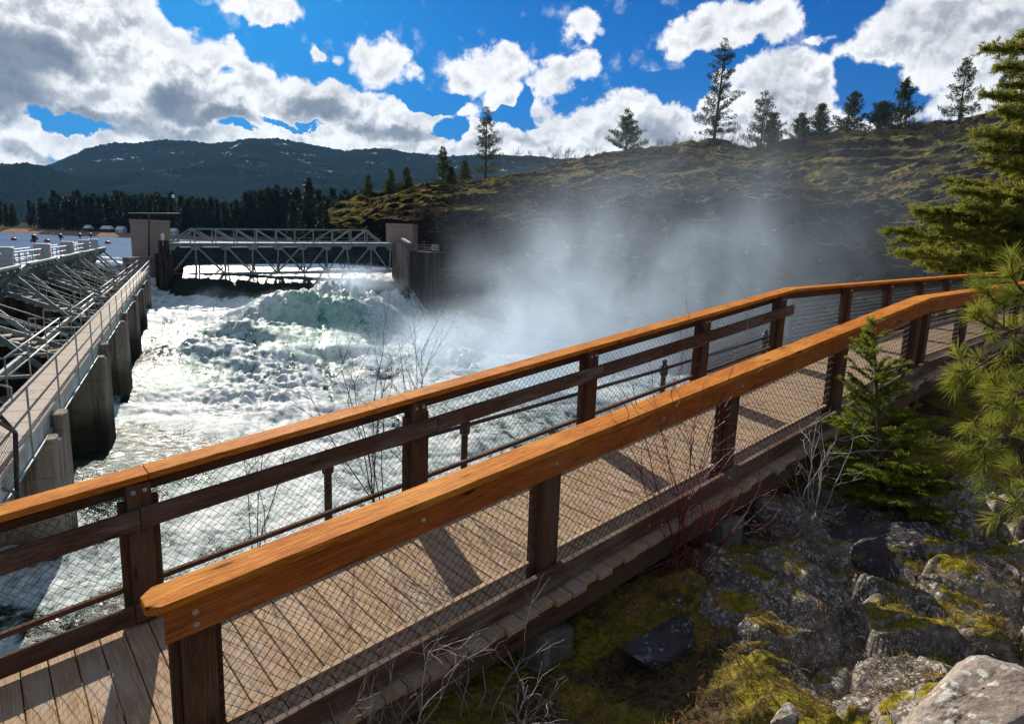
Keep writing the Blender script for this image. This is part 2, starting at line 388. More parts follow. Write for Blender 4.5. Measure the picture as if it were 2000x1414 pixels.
def m_water():
    mt, g, out = mat('spill_water'); v = objvec(g)
    foam = g.n('ShaderNodeAttribute', {'attribute_name': 'foam'}).outputs['Fac']
    green = g.n('ShaderNodeAttribute', {'attribute_name': 'green'}).outputs['Fac']
    vf = g.vmath('MULTIPLY', v, (1.15, .62, 1.0)); n = g.noise(vf, 1.5, 9, .66, .6); nf = g.noise(vf, 6.0, 7, .7, .4)
    k = g.add(foam, g.add(g.mul(g.sub(n, .5), 1.5), g.mul(g.sub(nf, .5), .55)))
    fm = g.ramp(k, .40, .62)
    deep = g.mix(green, (.012, .024, .018), (.07, .26, .13))
    white = g.mix(g.ramp(k, .5, 1.0), (.46, .57, .56), (.86, .88, .87))
    white = g.mix(g.mul(green, .62), white, (.26, .56, .36))
    white = g.vmath('SCALE', white, g.ramp(g.add(g.mul(nf, .6), g.mul(n, .4)), .38, .60, .62, 1.08))
    h = g.add(g.mul(n, .8), g.mul(nf, .5))
    wav = g.noise(v, 2.5, 6, .6, 1.0)
    b1 = g.n('ShaderNodeBump', None, Strength=.7, Distance=.07, Height=h)
    b2 = g.n('ShaderNodeBump', None, Strength=.8, Distance=.16, Height=wav)
    p1 = g.n('ShaderNodeBsdfPrincipled'); g.set(p1.inputs['Base Color'], white); g.set(p1.inputs['Roughness'], .55); g.set(p1.inputs['Normal'], b1.outputs[0]); g.set(p1.inputs['Specular IOR Level'], .1)
    tr_ = g.n('ShaderNodeBsdfTranslucent', None, Color=white); g.set(tr_.inputs['Normal'], b1.outputs[0]); p1 = g.n('ShaderNodeMixShader', None, i0=.32, i1=p1.outputs[0], i2=tr_.outputs[0])
    p2 = g.n('ShaderNodeBsdfPrincipled'); g.set(p2.inputs['Base Color'], deep); g.set(p2.inputs['Roughness'], .22); g.set(p2.inputs['Specular IOR Level'], .16); g.set(p2.inputs['Normal'], b2.outputs[0]); g.set(p2.inputs['IOR'], 1.33)
    mx = g.n('ShaderNodeMixShader', None, i0=fm, i1=p2.outputs[0], i2=p1.outputs[0])
    g.t.links.new(mx.outputs[0], out.inputs[0]); return mt
M['spill'] = m_water()
def m_lake():
    mt, g, out = mat('lake_water'); v = objvec(g)
    n = g.noise(g.vmath('MULTIPLY', v, (.5, .5, 1)), 1.0, 5, .6)
    n2 = g.noise(g.vmath('MULTIPLY', v, (.03, .012, 1)), 1.0, 4, .6)
    b = g.n('ShaderNodeBump', None, Strength=.6, Distance=.3, Height=n)
    d = g.n('ShaderNodeBsdfDiffuse', None, Color=g.mix(g.ramp(n2, .3, .7), (.09, .15, .27), (.13, .20, .33)), Normal=b.outputs[0])
    gl = g.n('ShaderNodeBsdfGlossy', None, Color=(.8, .9, 1.0), Roughness=.12, Normal=b.outputs[0])
    mx = g.n('ShaderNodeMixShader', None, i0=.13, i1=d.outputs[0], i2=gl.outputs[0]); g.t.links.new(mx.outputs[0], out.inputs[0]); return mt
M['lake'] = m_lake()
def m_ground():
    mt, g, out = mat('mossy_bedrock'); v = objvec(g)
    rk = g.n('ShaderNodeAttribute', {'attribute_name': 'rock'}).outputs['Fac']
    geo = g.n('ShaderNodeNewGeometry'); nz = g.sep(geo.outputs['Normal'])[2]
    n = g.noise(v, 2.2, 8, .66, .4); f = g.noise(v, 19, 7, .7); b = g.noise(v, .9, 5, .6); sp = g.noise(v, 60, 3, .6)
    rock = g.mix(g.ramp(n, .32, .68), (.12, .095, .083), (.43, .365, .305)); rock = g.mix(g.ramp(f, .35, .65), g.mix(.6, rock, (.03, .024, .024)), rock)
    dv = g.vmath('ADD', v, g.vmath('SCALE', g.n('ShaderNodeTexNoise', None, Vector=v, Scale=12.0, Detail=5.0).outputs['Color'], .09))
    for sc, th, wh in ((11.0, .36, .46), (26.0, .38, .44), (55.0, .40, .46)):
        vo = g.n('ShaderNodeTexVoronoi', {'feature': 'F1'}, Vector=dv, Scale=sc)
        lm = g.mul(g.ramp(vo.outputs['Distance'], th, th - .10), g.ramp(g.noise(g.vmath('ADD', v, (sc, 0, 0)), 2.4, 6, .65), wh, wh + .12))
        rock = g.mix(g.mul(lm, .85), rock, g.mix(g.ramp(f, .3, .7), (.50, .49, .43), (.70, .68, .60)))
    moss = g.mix(g.ramp(f, .3, .7), (.07, .062, .008), (.36, .30, .035))
    moss = g.mix(g.ramp(b, .42, .62), moss, g.mix(g.ramp(sp, .35, .65), (.10, .05, .02), (.36, .24, .09)))
    soil = g.mix(g.ramp(f, .3, .7), (.035, .026, .016), (.14, .095, .055))
    earth = g.mix(g.ramp(g.add(g.noise(v, 1.3, 6, .6), g.mul(rk, -.09)), .46, .56), moss, soil)
    k = g.add(g.add(g.mul(g.sub(n, .5), -1.6), g.mul(g.sub(rk, .5), .75)), g.mul(g.sub(b, .5), 1.2))
    k = g.add(k, g.mul(g.sub(.70, nz), .8))
    base = g.mix(g.ramp(k, .16, .25), earth, rock)
    finish(g, out, base, .92, g.add(g.add(g.mul(n, .7), g.mul(f, .5)), g.mul(sp, .12)), .8, .045, spec=0); return mt
M['ground'] = m_ground()
def m_rock(name, dark, light, lichen, mosscol, mossamt=.5, lsc=9.0):
    mt, g, out = mat(name); v = objvec(g)
    n = g.noise(v, 2.2, 8, .68, .3); f = g.noise(v, 22, 6, .7)
    c = g.mix(g.ramp(n, .32, .68), dark, light); c = g.mix(g.ramp(f, .3, .75), g.mix(.5, c, (.02, .016, .016)), c)
    dv = g.vmath('ADD', v, g.vmath('SCALE', g.n('ShaderNodeTexNoise', None, Vector=v, Scale=11.0, Detail=5.0).outputs['Color'], .10))
    for sc, th in ((lsc, .33), (lsc * 2.3, .36)):
        vo = g.n('ShaderNodeTexVoronoi', {'feature': 'F1'}, Vector=dv, Scale=sc)
        lm = g.mul(g.ramp(vo.outputs['Distance'], th, th - .1), g.ramp(g.noise(v, 3.0, 5, .6), .44, .58))
        c = g.mix(g.mul(lm, .85), c, lichen)
    geo = g.n('ShaderNodeNewGeometry'); nz = g.sep(geo.outputs['Normal'])[2]
    mm = g.mul(g.ramp(g.noise(v, 2.8, 7, .66), .62 - mossamt * .2, .70 - mossamt * .2), g.ramp(nz, -.1, .5))
    c = g.mix(mm, c, g.mix(g.ramp(f, .3, .7), tuple(q * .5 for q in mosscol), mosscol))
    finish(g, out, c, .9, g.add(g.add(n, g.mul(f, .4)), g.mul(mm, .3)), .8, .05, spec=.05); return mt
M['rock'] = m_rock('lichen_rock', (.060, .050, .052), (.19, .16, .155), (.46, .45, .41), (.22, .19, .03), .5)
M['darkrock'] = m_rock('dark_rock', (.05, .045, .05), (.12, .11, .115), (.30, .31, .30), (.16, .14, .025), .2)
M['palerock'] = m_rock('pale_rock', (.34, .27, .22), (.52, .45, .385), (.58, .58, .50), (.3, .25, .06), -.2, 7.0)
def m_hill():
    mt, g, out = mat('hill_rock_and_grass'); v = objvec(g)
    geo = g.n('ShaderNodeNewGeometry'); nz = g.sep(geo.outputs['Normal'])[2]
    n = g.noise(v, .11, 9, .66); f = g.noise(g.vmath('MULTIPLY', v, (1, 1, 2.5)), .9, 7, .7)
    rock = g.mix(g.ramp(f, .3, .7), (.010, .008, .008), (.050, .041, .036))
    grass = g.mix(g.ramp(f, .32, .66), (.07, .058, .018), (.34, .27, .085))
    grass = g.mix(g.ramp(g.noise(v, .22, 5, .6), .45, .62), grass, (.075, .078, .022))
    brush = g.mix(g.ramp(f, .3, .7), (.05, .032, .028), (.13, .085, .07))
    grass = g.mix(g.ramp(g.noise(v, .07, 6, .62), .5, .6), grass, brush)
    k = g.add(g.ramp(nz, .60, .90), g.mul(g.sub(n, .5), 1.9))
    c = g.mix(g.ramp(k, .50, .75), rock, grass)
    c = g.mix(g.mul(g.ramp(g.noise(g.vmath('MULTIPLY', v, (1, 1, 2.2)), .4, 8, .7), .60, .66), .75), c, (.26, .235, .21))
    finish(g, out, c, .95, g.add(n, f), 1.0, .9, spec=0); return mt
M['hill'] = m_hill()
def m_mount():
    mt, g, out = mat('forested_mountain'); v = objvec(g)
    n = g.noise(g.vmath('MULTIPLY', v, (1, 1, 1)), .035, 8, .7); big = g.noise(v, .0028, 7, .6)
    tr = g.noise(v, .12, 2, .5)
    c = g.mix(g.ramp(n, .35, .65), (.003, .012, .018), (.012, .030, .036))
    c = g.mix(g.ramp(tr, .4, .6), g.mix(.5, c, (.004, .008, .010)), c)
    clear = g.ramp(big, .53, .60)
    c = g.mix(g.mul(clear, .35), c, (.012, .020, .022))
    hz = g.sep(v)[2]
    snow = g.mul(g.ramp(g.noise(v, .0065, 8, .72), .595, .65), g.ramp(hz, 230, 360))
    c = g.mix(g.mul(snow, .8), c, (.55, .60, .68))
    finish(g, out, c, .95, g.add(n, tr), .5, 6.0, spec=0); return mt
M['mount'] = m_mount()
def m_shore():
    mt, g, out = mat('sandy_shore'); v = objvec(g); n = g.noise(v, .06, 7, .65); f = g.noise(v, .9, 5, .7)
    c = g.mix(g.ramp(f, .3, .7), (.22, .15, .11), (.40, .29, .22))
    c = g.mix(g.ramp(g.sep(v)[2], -2.4, -.6), c, g.mix(g.ramp(n, .4, .6), (.03, .035, .02), (.10, .09, .05)))
    finish(g, out, c, .95, spec=0); return mt
M['shore'] = m_shore()

LAKE = -4.3
# dam frame: origin on the walkway's downstream edge, da along the dam away from us, dl towards the lake
DO = np.array([-9.69, 12.75, -4.5]); DAZ = R(-27.3)
da = np.array([math.sin(DAZ), math.cos(DAZ), 0]); dl = np.array([-math.cos(DAZ), math.sin(DAZ), 0])
def D(t, l=0.0, h=0.0): return DO + da * t + dl * l + UP * h
TL, TR = at(332, 482, 83.0), at(766, 480, 91.0)   # truss ends, lower edge of its deck

def lake():
    v = [D(-60, 6.3), D(74, 6.3), D(82, 2.0), TL + np.array([1, 7.0, 0]), TR + np.array([6, 8.0, 0]), np.array([60, 150, 0]), np.array([120, 420, 0]), np.array([-900, 520, 0]), np.array([-900, -60, 0])]
    mb = MB(); vs = [(q[0], q[1], LAKE) for q in v]
    mb.add(vs, [tuple(range(len(vs)))[::-1]])
    tag(mb.build('lake', M['lake']), kind='structure')
lake()

WCTL = [(335, 541, 83), (540, 543, 86), (750, 541, 90), (335, 535, 86), (540, 537, 90), (750, 534, 94), (335, 572, 80.5), (450, 578, 81.5), (600, 574, 84.5), (700, 562, 87.5),
        (300, 606, 70), (285, 650, 57), (270, 740, 40), (230, 847, 28), (150, 930, 20), (60, 1050, 15), (-60, 1200, 12), (100, 1180, 13), (-250, 1500, 9),
        (360, 600, 72), (400, 640, 62), (470, 600, 73), (380, 720, 46), (330, 800, 34), (400, 850, 28.5), (500, 800, 36), (600, 850, 32), (450, 930, 24), (300, 1000, 20), (200, 1100, 15.5), (340, 690, 50), (420, 690, 51),
        (560, 592, 66), (640, 578, 68), (700, 588, 71), (620, 650, 59), (640, 706, 51), (570, 735, 45), (530, 640, 60), (690, 660, 58), (500, 700, 48),
        (760, 588, 82), (800, 632, 78), (850, 680, 70), (905, 722, 62), (760, 680, 60), (760, 750, 48), (850, 780, 46), (700, 850, 34), (850, 900, 29), (1000, 830, 34), (1000, 1000, 22), (700, 1050, 18), (560, 1150, 14.5),
        (1100, 760, 60), (1300, 760, 60), (1200, 900, 33)]
WCTL = np.array([at(*q) for q in WCTL])
def spill_water():
    cols = np.concatenate([np.linspace(-420, 960, 520), np.linspace(966, 1500, 60)]); Ys = np.exp(np.linspace(math.log(8.0), math.log(104), 580))
    dirs = np.array([at(px, 453 + .0363 * (px - 343), 1.0) for px in cols])
    X = Ys[:, None] * dirs[None, :, 0]; Y = np.repeat(Ys[:, None], len(cols), 1)
    Q = np.stack([X.ravel(), Y.ravel()], 1)
    z = idw(WCTL, Q, 2.2, 1.2)
    # smooth lip of the crest
    PX = np.tile(cols, len(Ys)); S = Q[:, 1] - .32 * (Q[:, 0] + 44); inw = smooth(812, 772, PX) * smooth(322, 338, PX); crest = smooth(75.6, 77.6, S) * inw
    lip = np.interp(S, [70, 74, 76, 77.5, 79, 80.5, 83, 86, 90], [-8.4, -8.0, -7.45, -6.6, -5.75, -5.4, -4.9, LAKE - .10, LAKE - .06])
    z = z * (1 - smooth(73, 76.5, S) * inw) + lip * smooth(73, 76.5, S) * inw
    k95 = smooth(86, 90, S) * smooth(812, 772, PX); z = z - 5 * smooth(775, 860, PX) * smooth(66, 84, Q[:, 1]); z = z * (1 - k95) + (LAKE - .06) * k95
    p3 = np.stack([Q[:, 0], Q[:, 1], np.zeros(len(Q))], 1)
    flow = np.stack([Q[:, 0] * .8 + Q[:, 1] * .3, Q[:, 1] * .7 - Q[:, 0] * .2, np.zeros(len(Q))], 1)
    big = fbm(flow * np.array([.16, .20, 1]), 3, 11, .45)
    mid = fbm(flow * np.array([.42, .62, 1]) + 5, 4, 21, .55, 'billow'); fin = fbm(flow * np.array([1.5, 2.2, 1]), 4, 31, .6, 'billow'); 
    def near(px, py, Y0, r):
        c = at(px, py, Y0); return np.exp(-(((Q[:, 0] - c[0]) / (r * .8)) ** 2 + ((Q[:, 1] - c[1]) / (r * 1.4)) ** 2))
    calm = np.clip(near(210, 880, 25, 4) + near(170, 905, 22, 3.5) + near(290, 900, 24.5, 2.2) + .8 * near(300, 690, 51, 4) + .7 * near(280, 740, 41, 3), 0, 1)
    calm = calm * smooth(7, 12, Q[:, 1])
    rough = (1 - crest) * (1 - .75 * calm)
    frame = smooth(12, 30, Q[:, 1])
    z = z + rough * (big * .55 * frame + mid * (.10 + .13 * frame) + fin * .055) + .09 * crest * fbm(p3 * np.array([1.3, .5, 1]), 4, 5)
    for (px, py, Y0, rx, ry, h) in ((612, 594, 66, 9, 5, .65), (640, 716, 49, 5, 4, -.8), (500, 655, 57, 2.4, 2.4, .7), (540, 690, 52, 2.4, 2.4, .75), (592, 728, 46, 2.4, 2.2, .7), (760, 610, 79, 5, 5, .9), (850, 672, 70, 4, 5, .9), (430, 690, 50, 4, 2.6, .8), (420, 745, 42, 4, 2.4, -.6), (330, 715, 46, 2.6, 2.6, .6), (355, 775, 37, 3, 2, -.5), (820, 640, 77, 4, 4, 1.2)):
        c = at(px, py, Y0); z = z + h * np.exp(-(((Q[:, 0] - c[0]) / rx) ** 2 + ((Q[:, 1] - c[1]) / ry) ** 2))
    for (px, py, Y0, r, h) in ((690, 566, 74, 2.8, 1.8), (770, 580, 81, 1.8, 1.6), (655, 590, 69, 3.5, .9), (580, 596, 68, 4, .8), (400, 590, 76, 4, .5), (480, 640, 60, 3.5, .7), (420, 690, 51, 3, .6), (560, 720, 47, 3.5, .7), (470, 770, 38, 3, .6), (810, 640, 76, 3, 1.0), (880, 700, 65, 3, 1.0)):
        c = at(px, py, Y0); gsn = np.exp(-(((Q[:, 0] - c[0]) / r) ** 2 + ((Q[:, 1] - c[1]) / (r * 1.3)) ** 2))
        z = z + h * gsn * (.75 + .7 * mid + .5 * fin)
    streak = fbm(np.stack([Q[:, 0] * .95 + Q[:, 1] * .25, Q[:, 1] * .16, 0 * Q[:, 0]], 1), 5, 91, .6)
    hump = near(640, 650, 60, 6)
    foam = .72 + .58 * streak * (.5 + .8 * hump) + .26 * big + .18 * mid - 1.9 * crest - .62 * calm
    foam += .25 * near(620, 600, 66, 8) + .3 * near(480, 800, 36, 8) + .3 * near(800, 660, 72, 7) + .3 * near(700, 575, 74, 4) + .4 * smooth(76.5, 73, S) * smooth(62, 70, S)
    foam -= .22 * near(300, 650, 57, 3) + .25 * near(285, 700, 47, 2.6) + .25 * near(268, 770, 37, 2.2) + .2 * near(245, 850, 28.5, 1.8)
    foam -= .5 * near(320, 640, 60, 2.4) + .45 * near(740, 690, 60, 1.6) + .42 * near(340, 660, 56, 2.5) + .3 * near(300, 700, 48, 2.2)
    foam += .22 * smooth(24, 14, Q[:, 1]) * 0
    green = 1.6 * near(625, 655, 60, 4.6) + .8 * near(560, 640, 61, 3) + 1.6 * near(345, 735, 43, 2.2) + 1.1 * near(400, 650, 58, 2.6) + .5 * near(660, 620, 64, 2.5) + .2 * near(500, 920, 25, 2.0) + .15 * near(350, 960, 22, 2) + .1 * calm + .2 * near(720, 900, 29, 2.4)
    foam -= .38 * near(345, 735, 43, 1.5) + .22 * near(620, 655, 60, 2.6)
    green = np.clip(green, 0, 1)
    o = npmesh('river_water', np.stack([Q[:, 0], Q[:, 1], z], 1), gridfaces(len(Ys), len(cols)), M['spill'], shade=True, attrs={'foam': foam, 'green': green})
    tag(o, kind='structure')
spill_water()

# near bank: rock and moss under and around the footbridge, falling away to the water beyond it
GCTL = np.array([at(*q) for q in [(1530, 1000, 6.1), (1750, 1040, 5.6), (1750, 1200, 4.25), (1850, 1330, 3.45), (1950, 1414, 2.85), (1600, 1300, 3.65), (1300, 1250, 4.4), (1150, 1350, 4.0), (1450, 1120, 4.9), (1980, 1100, 5.3), (1980, 1250, 4.0),
                                  (1900, 1010, 6.2), (1990, 900, 8.0), (1700, 1010, 6.1), (1600, 1150, 4.6), (1500, 1300, 3.8), (1350, 1400, 3.5), (1950, 830, 9.5), (1700, 950, 7.2), (1800, 800, 10.2)]]
                + [np.array(q) for q in [(-.6, 2.9, -3.1), (-2.2, 2.4, -3.35), (-4.5, 1.5, -3.6), (0.2, 4.3, -3.05), (-2.5, 4.6, -3.6), (-5, 3.5, -3.9), (1.2, 1.2, -2.3), (3.5, .8, -1.9), (-1.5, .8, -3.0), (0, 0, -2.0), (1.5, 0.2, -1.75), (2.0, 7.4, -2.9), (4.2, 9.3, -2.6), (6.3, 10.5, -2.3),
                                          (7.5, 8.0, -1.85), (10, 9, -1.6), (12, 13, -1.7), (9, 13, -1.9), (14, 8, -1.2), (5.0, 5, -2.2), (7, 4, -1.9), (-8, 1, -4)]])
def cells(q, seed):
    """nearest jittered site per point: distance to it, gap to the second, site, three hashes"""
    i0 = np.floor(q).astype(np.int64); n = len(q); b1 = np.full(n, 9.0); b2 = np.full(n, 9.0); site = np.zeros((n, 2)); hh = np.zeros((n, 3)); z0 = np.zeros(n, np.int64)
    for dx in (-1, 0, 1):
        for dy in (-1, 0, 1):
            ix, iy = i0[:, 0] + dx, i0[:, 1] + dy
            sx = ix + .5 + .8 * (_hash(ix, iy, z0, seed) - .5); sy = iy + .5 + .8 * (_hash(ix, iy, z0 + 1, seed) - .5)
            d = np.hypot(q[:, 0] - sx, q[:, 1] - sy); cl = d < b1
            b2 = np.where(cl, b1, np.minimum(b2, d)); b1 = np.where(cl, d, b1)
            site[cl, 0] = sx[cl]; site[cl, 1] = sy[cl]
            for k in range(3): hh[cl, k] = _hash(ix, iy, z0 + 2 + k, seed)[cl]
    return b1, b2 - b1, site, hh
def rockiness(x, y):
    p = np.stack([x, y, 0 * x], 1)
    return smooth(1.15, 1.9, x + .35 * fbm(p * .9, 3, 97)) * smooth(7.6, 6.4, y + .4 * fbm(p * .8, 3, 98))
def ground_z(x, y):
    x = np.asarray(x, float).ravel(); y = np.asarray(y, float).ravel()
    q = np.stack([x, y], 1); z = idw(GCTL, q, 1.8, .12)
    p = np.stack([x, y, np.zeros(len(x))], 1)
    z = z + .12 * fbm(p * .9 + 3, 5, 41, .55, 'ridge') + .028 * fbm(p * 4, 4, 43, .6) + .012 * fbm(p * 11, 3, 45, .6)
    m_ = rockiness(x, y); wq = q + .06 * np.stack([fbm(p * 2.2, 3, 51), fbm(p * 2.2 + 9, 3, 52)], 1)
    rot = np.array([[.86, .5], [-.5, .86]]); wq = wq @ rot
    for sc, amp, tl, ck, sd_ in (((.75, 1.25), .28, .30, .10, 101), ((1.8, 2.8), .10, .24, .05, 105), ((5, 8), .016, .12, .012, 109)):
        sc = np.array(sc); b1_, gap, st_, hh = cells(wq * sc, sd_); loc = (wq * sc - st_) / sc
        z = z + m_ * ((hh[:, 0] - .5) * amp + ((hh[:, 1] - .5) * loc[:, 0] + (hh[:, 2] - .5) * loc[:, 1]) * 2 * tl - ck * smooth(.16, .0, gap))
    d = np.stack([x - N0[0], y - N0[1]], 1); ac = d @ n1[:2]; al = d @ u1h[:2]
    edge = W + .55 + .35 * fbm(p * .5, 3, 47) + np.clip(al - 7, 0, 50) * .08 + np.clip(al - 19, 0, 60) * .2 - .5 * smooth(3, 6, al) * smooth(12, 10, al)
    drop = np.clip(ac - edge, 0, None)
    z = z - np.where(drop < 1.2, drop * 1.6, 1.92 + (drop - 1.2) * 2.4) * (1 + .25 * fbm(p * .6, 4, 49))
    return np.maximum(z, -30)
def near_bank():
    gx = np.concatenate([np.linspace(-9, -1, 60, endpoint=False), np.linspace(-1, 5.6, 440, endpoint=False), np.linspace(5.6, 17, 90, endpoint=False), np.linspace(17, 48, 40)])
    gy = np.concatenate([np.linspace(-3, 2.0, 30, endpoint=False), np.linspace(2.0, 7.2, 340, endpoint=False), np.linspace(7.2, 24, 120, endpoint=False), np.linspace(24, 48, 30)])
    X, Y = np.meshgrid(gx, gy); z = ground_z(X, Y)
    tag(npmesh('ground', np.stack([X.ravel(), Y.ravel(), z], 1), gridfaces(len(gy), len(gx)), M['ground'], shade=True, attrs={'rock': rockiness(X.ravel(), Y.ravel())}), kind='structure')
near_bank()

def interp_profile(keys, px):
    ks = sorted(keys); n = len(keys[ks[0]])
    out = []
    for j in range(n):
        out.append(tuple(np.interp(px, ks, [keys[k][j][c] for k in ks]) for c in (0, 1)))
    return out
# hill across the gorge: for each bearing (photo column) the heights seen at skyline, meadow, cliff edge and cliff foot with their distances
HILL = {640: [(405, 165), (425, 140), (440, 122), (455, 115), (520, 112)], 700: [(388, 158), (405, 138), (425, 120), (445, 113), (520, 110)],
        760: [(374, 150), (388, 136), (405, 120), (430, 110), (520, 108)], 830: [(362, 142), (374, 130), (395, 116), (425, 107), (560, 104)],
        900: [(354, 140), (364, 128), (385, 112), (425, 103), (640, 100)], 980: [(344, 138), (356, 124), (372, 108), (440, 100), (680, 96)],
        1050: [(331, 136), (346, 122), (368, 104), (450, 97), (700, 92)], 1100: [(313, 134), (335, 120), (366, 102), (440, 95), (700, 89)],
        1180: [(299, 132), (324, 118), (364, 99), (420, 92), (700, 85)], 1260: [(293, 130), (318, 114), (358, 96), (410, 88), (720, 80)],
        1330: [(282, 128), (310, 112), (352, 92), (400, 84), (720, 76)], 1400: [(278, 126), (308, 110), (352, 88), (395, 80), (740, 72)],
        1480: [(284, 124), (312, 108), (362, 85), (400, 77), (740, 68)], 1560: [(270, 122), (310, 105), (368, 82), (410, 74), (760, 64)],
        1640: [(254, 120), (300, 102), (372, 80), (410, 72), (780, 60)], 1720: [(250, 118), (300, 100), (376, 78), (400, 70), (780, 57)],
        1800: [(244, 116), (296, 98), (352, 76), (390, 68), (780, 54)], 1880: [(230, 114), (290, 96), (338, 74), (380, 66), (780, 52)], 1960: [(214, 112), (280, 94), (326, 72), (370, 64), (780, 50)],
        2100: [(200, 108), (270, 90), (310, 70), (350, 62), (800, 48)], 2400: [(180, 100), (250, 84), (300, 66), (340, 58), (800, 45)]}
def polar_terrain(name, keys, cols, sub, mt, nf, back=(40, -6), nkind='n'):
    rows = []
    for px in cols:
        pr = interp_profile(keys, px)
        pts = [at(px, py, Y) for (py, Y) in pr]
        top = pts[0]; d = unit(np.array([top[0], top[1], 0]))
        pts = [top + d * back[0] * 2.2 + UP * back[1] * 3.5, top + d * back[0] + UP * back[1]] + pts
        if name == 'hill': pts = pts + [pts[-1] - UP * 25]
        line = []
        for i in range(len(pts) - 1):
            n = sub[min(i, len(sub) - 1)]
            for k in range(n): line.append(pts[i] + (pts[i + 1] - pts[i]) * (k / n))
        line.append(pts[-1]); rows.append(line)
    V = np.array(rows).transpose(1, 0, 2); nr, nc = V.shape[:2]
    V = V.reshape(-1, 3); V = nf(V)
    return npmesh(name, V, gridfaces(nr, nc)[:, ::-1], mt, shade=True)
def hill_noise(V):
    p = V.copy(); 
    up = fbm(p * .05, 5, 61, .55) * 1.5 + fbm(p * np.array([.22, .22, .5]), 5, 62, .6, 'ridge') * 1.15 + fbm(p * .8, 4, 64, .6) * .22
    ox = fbm(p * np.array([.12, .12, .3]) + 9, 5, 63, .6, 'ridge') * 1.6
    V = V.copy(); V[:, 2] += up; V[:, 1] += ox; V[:, 0] += .5 * ox
    # ledges
    V[:, 2] += .14 * np.sin(V[:, 2] * 2.6 + 2 * fbm(p * .1, 3, 66))
    return V
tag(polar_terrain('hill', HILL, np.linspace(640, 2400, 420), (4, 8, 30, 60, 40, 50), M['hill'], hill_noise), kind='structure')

MOUNT = {-500: [(345, 4200), (355, 3600), (400, 2600), (436, 1500), (476, 1400)], -100: [(350, 4200), (356, 3600), (395, 2600), (440, 1500), (480, 1400)], 0: [(352, 4200), (358, 3600), (395, 2600), (442, 1500), (482, 1400)], 60: [(347, 4200), (356, 3600), (392, 2600), (444, 1500), (484, 1400)],
         130: [(324, 4200), (345, 3500), (392, 2500), (446, 1500), (486, 1400)], 180: [(306, 4200), (335, 3500), (390, 2500), (447, 1500), (487, 1400)], 260: [(289, 4200), (330, 3500), (388, 2500), (450, 1500), (490, 1400)], 320: [(284, 4200), (330, 3500), (388, 2500), (452, 1500), (492, 1400)],
         380: [(287, 4200), (330, 3500), (388, 2500), (453, 1500), (493, 1400)], 430: [(290, 4200), (330, 3500), (388, 2500), (454, 1500), (494, 1400)], 500: [(279, 4200), (328, 3500), (385, 2500), (457, 1500), (497, 1400)], 545: [(282, 4200), (326, 3500), (385, 2500), (458, 1500), (498, 1400)], 600: [(288, 4200), (328, 3500), (385, 2500), (460, 1500), (500, 1400)],
         670: [(303, 4200), (335, 3500), (388, 2500), (460, 1500), (500, 1400)], 740: [(300, 4200), (335, 3500), (390, 2500), (462, 1500), (502, 1400)], 790: [(302, 4200), (340, 3500), (392, 2500), (462, 1500), (502, 1400)], 870: [(311, 4200), (345, 3500), (395, 2500), (464, 1500), (504, 1400)], 960: [(309, 4200), (345, 3500), (398, 2500), (466, 1500), (506, 1400)],
         1060: [(320, 4200), (355, 3500), (400, 2500), (470, 1500), (510, 1400)], 1500: [(345, 4200), (375, 3500), (420, 2500), (485, 1500), (525, 1400)]}
def mount_noise(V):
    p = V * .001; r = fbm(p * np.array([3.2, 3.2, 1]) + 3, 6, 71, .52, 'ridge')
    V = V.copy(); V[:, 2] += (r * 26 + fbm(p * 9, 4, 73) * 7) * smooth(1500, 2600, V[:, 1]) + np.abs(fbm(p * 90, 2, 75)) * 15; V[:, 1] += fbm(p * 1.2 + 7, 4, 77) * 300 * smooth(1400, 2600, V[:, 1])
    return V
tag(polar_terrain('mountains', MOUNT, np.linspace(-500, 1500, 620), (3, 4, 60, 60, 40), M['mount'], mount_noise, back=(500, -60)), kind='structure')

FOOT = {-500: [(322, 2500), (350, 2200), (400, 1700), (440, 1300), (480, 1250)], 0: [(319, 2500), (350, 2200), (400, 1700), (443, 1300), (480, 1250)], 50: [(320, 2500), (350, 2200), (400, 1700), (444, 1300), (480, 1250)], 100: [(331, 2500), (356, 2200), (402, 1700), (446, 1300), (480, 1250)],
        160: [(352, 2450), (370, 2150), (406, 1700), (448, 1300), (480, 1250)], 220: [(371, 2400), (384, 2100), (410, 1700), (450, 1300), (480, 1250)], 300: [(384, 2350), (394, 2100), (414, 1700), (452, 1300), (480, 1250)], 420: [(392, 2300), (400, 2000), (420, 1700), (455, 1300), (480, 1250)], 600: [(388, 2300), (398, 2000), (420, 1700), (460, 1300), (490, 1250)], 760: [(368, 2300), (385, 2000), (415, 1700), (462, 1300), (490, 1250)], 1150: [(372, 2300), (392, 2000), (420, 1700), (470, 1300), (500, 1250)]}
def foot_noise(V):
    p = V * .001; V = V.copy(); V[:, 2] += fbm(p * 4 + 11, 5, 171, .5) * 14 + np.abs(fbm(p * 110, 2, 175)) * 13; return V
tag(polar_terrain('hills', FOOT, np.linspace(-500, 1150, 520), (3, 4, 40, 40, 30, 6), M['mount'], foot_noise, back=(300, -40)), kind='structure')

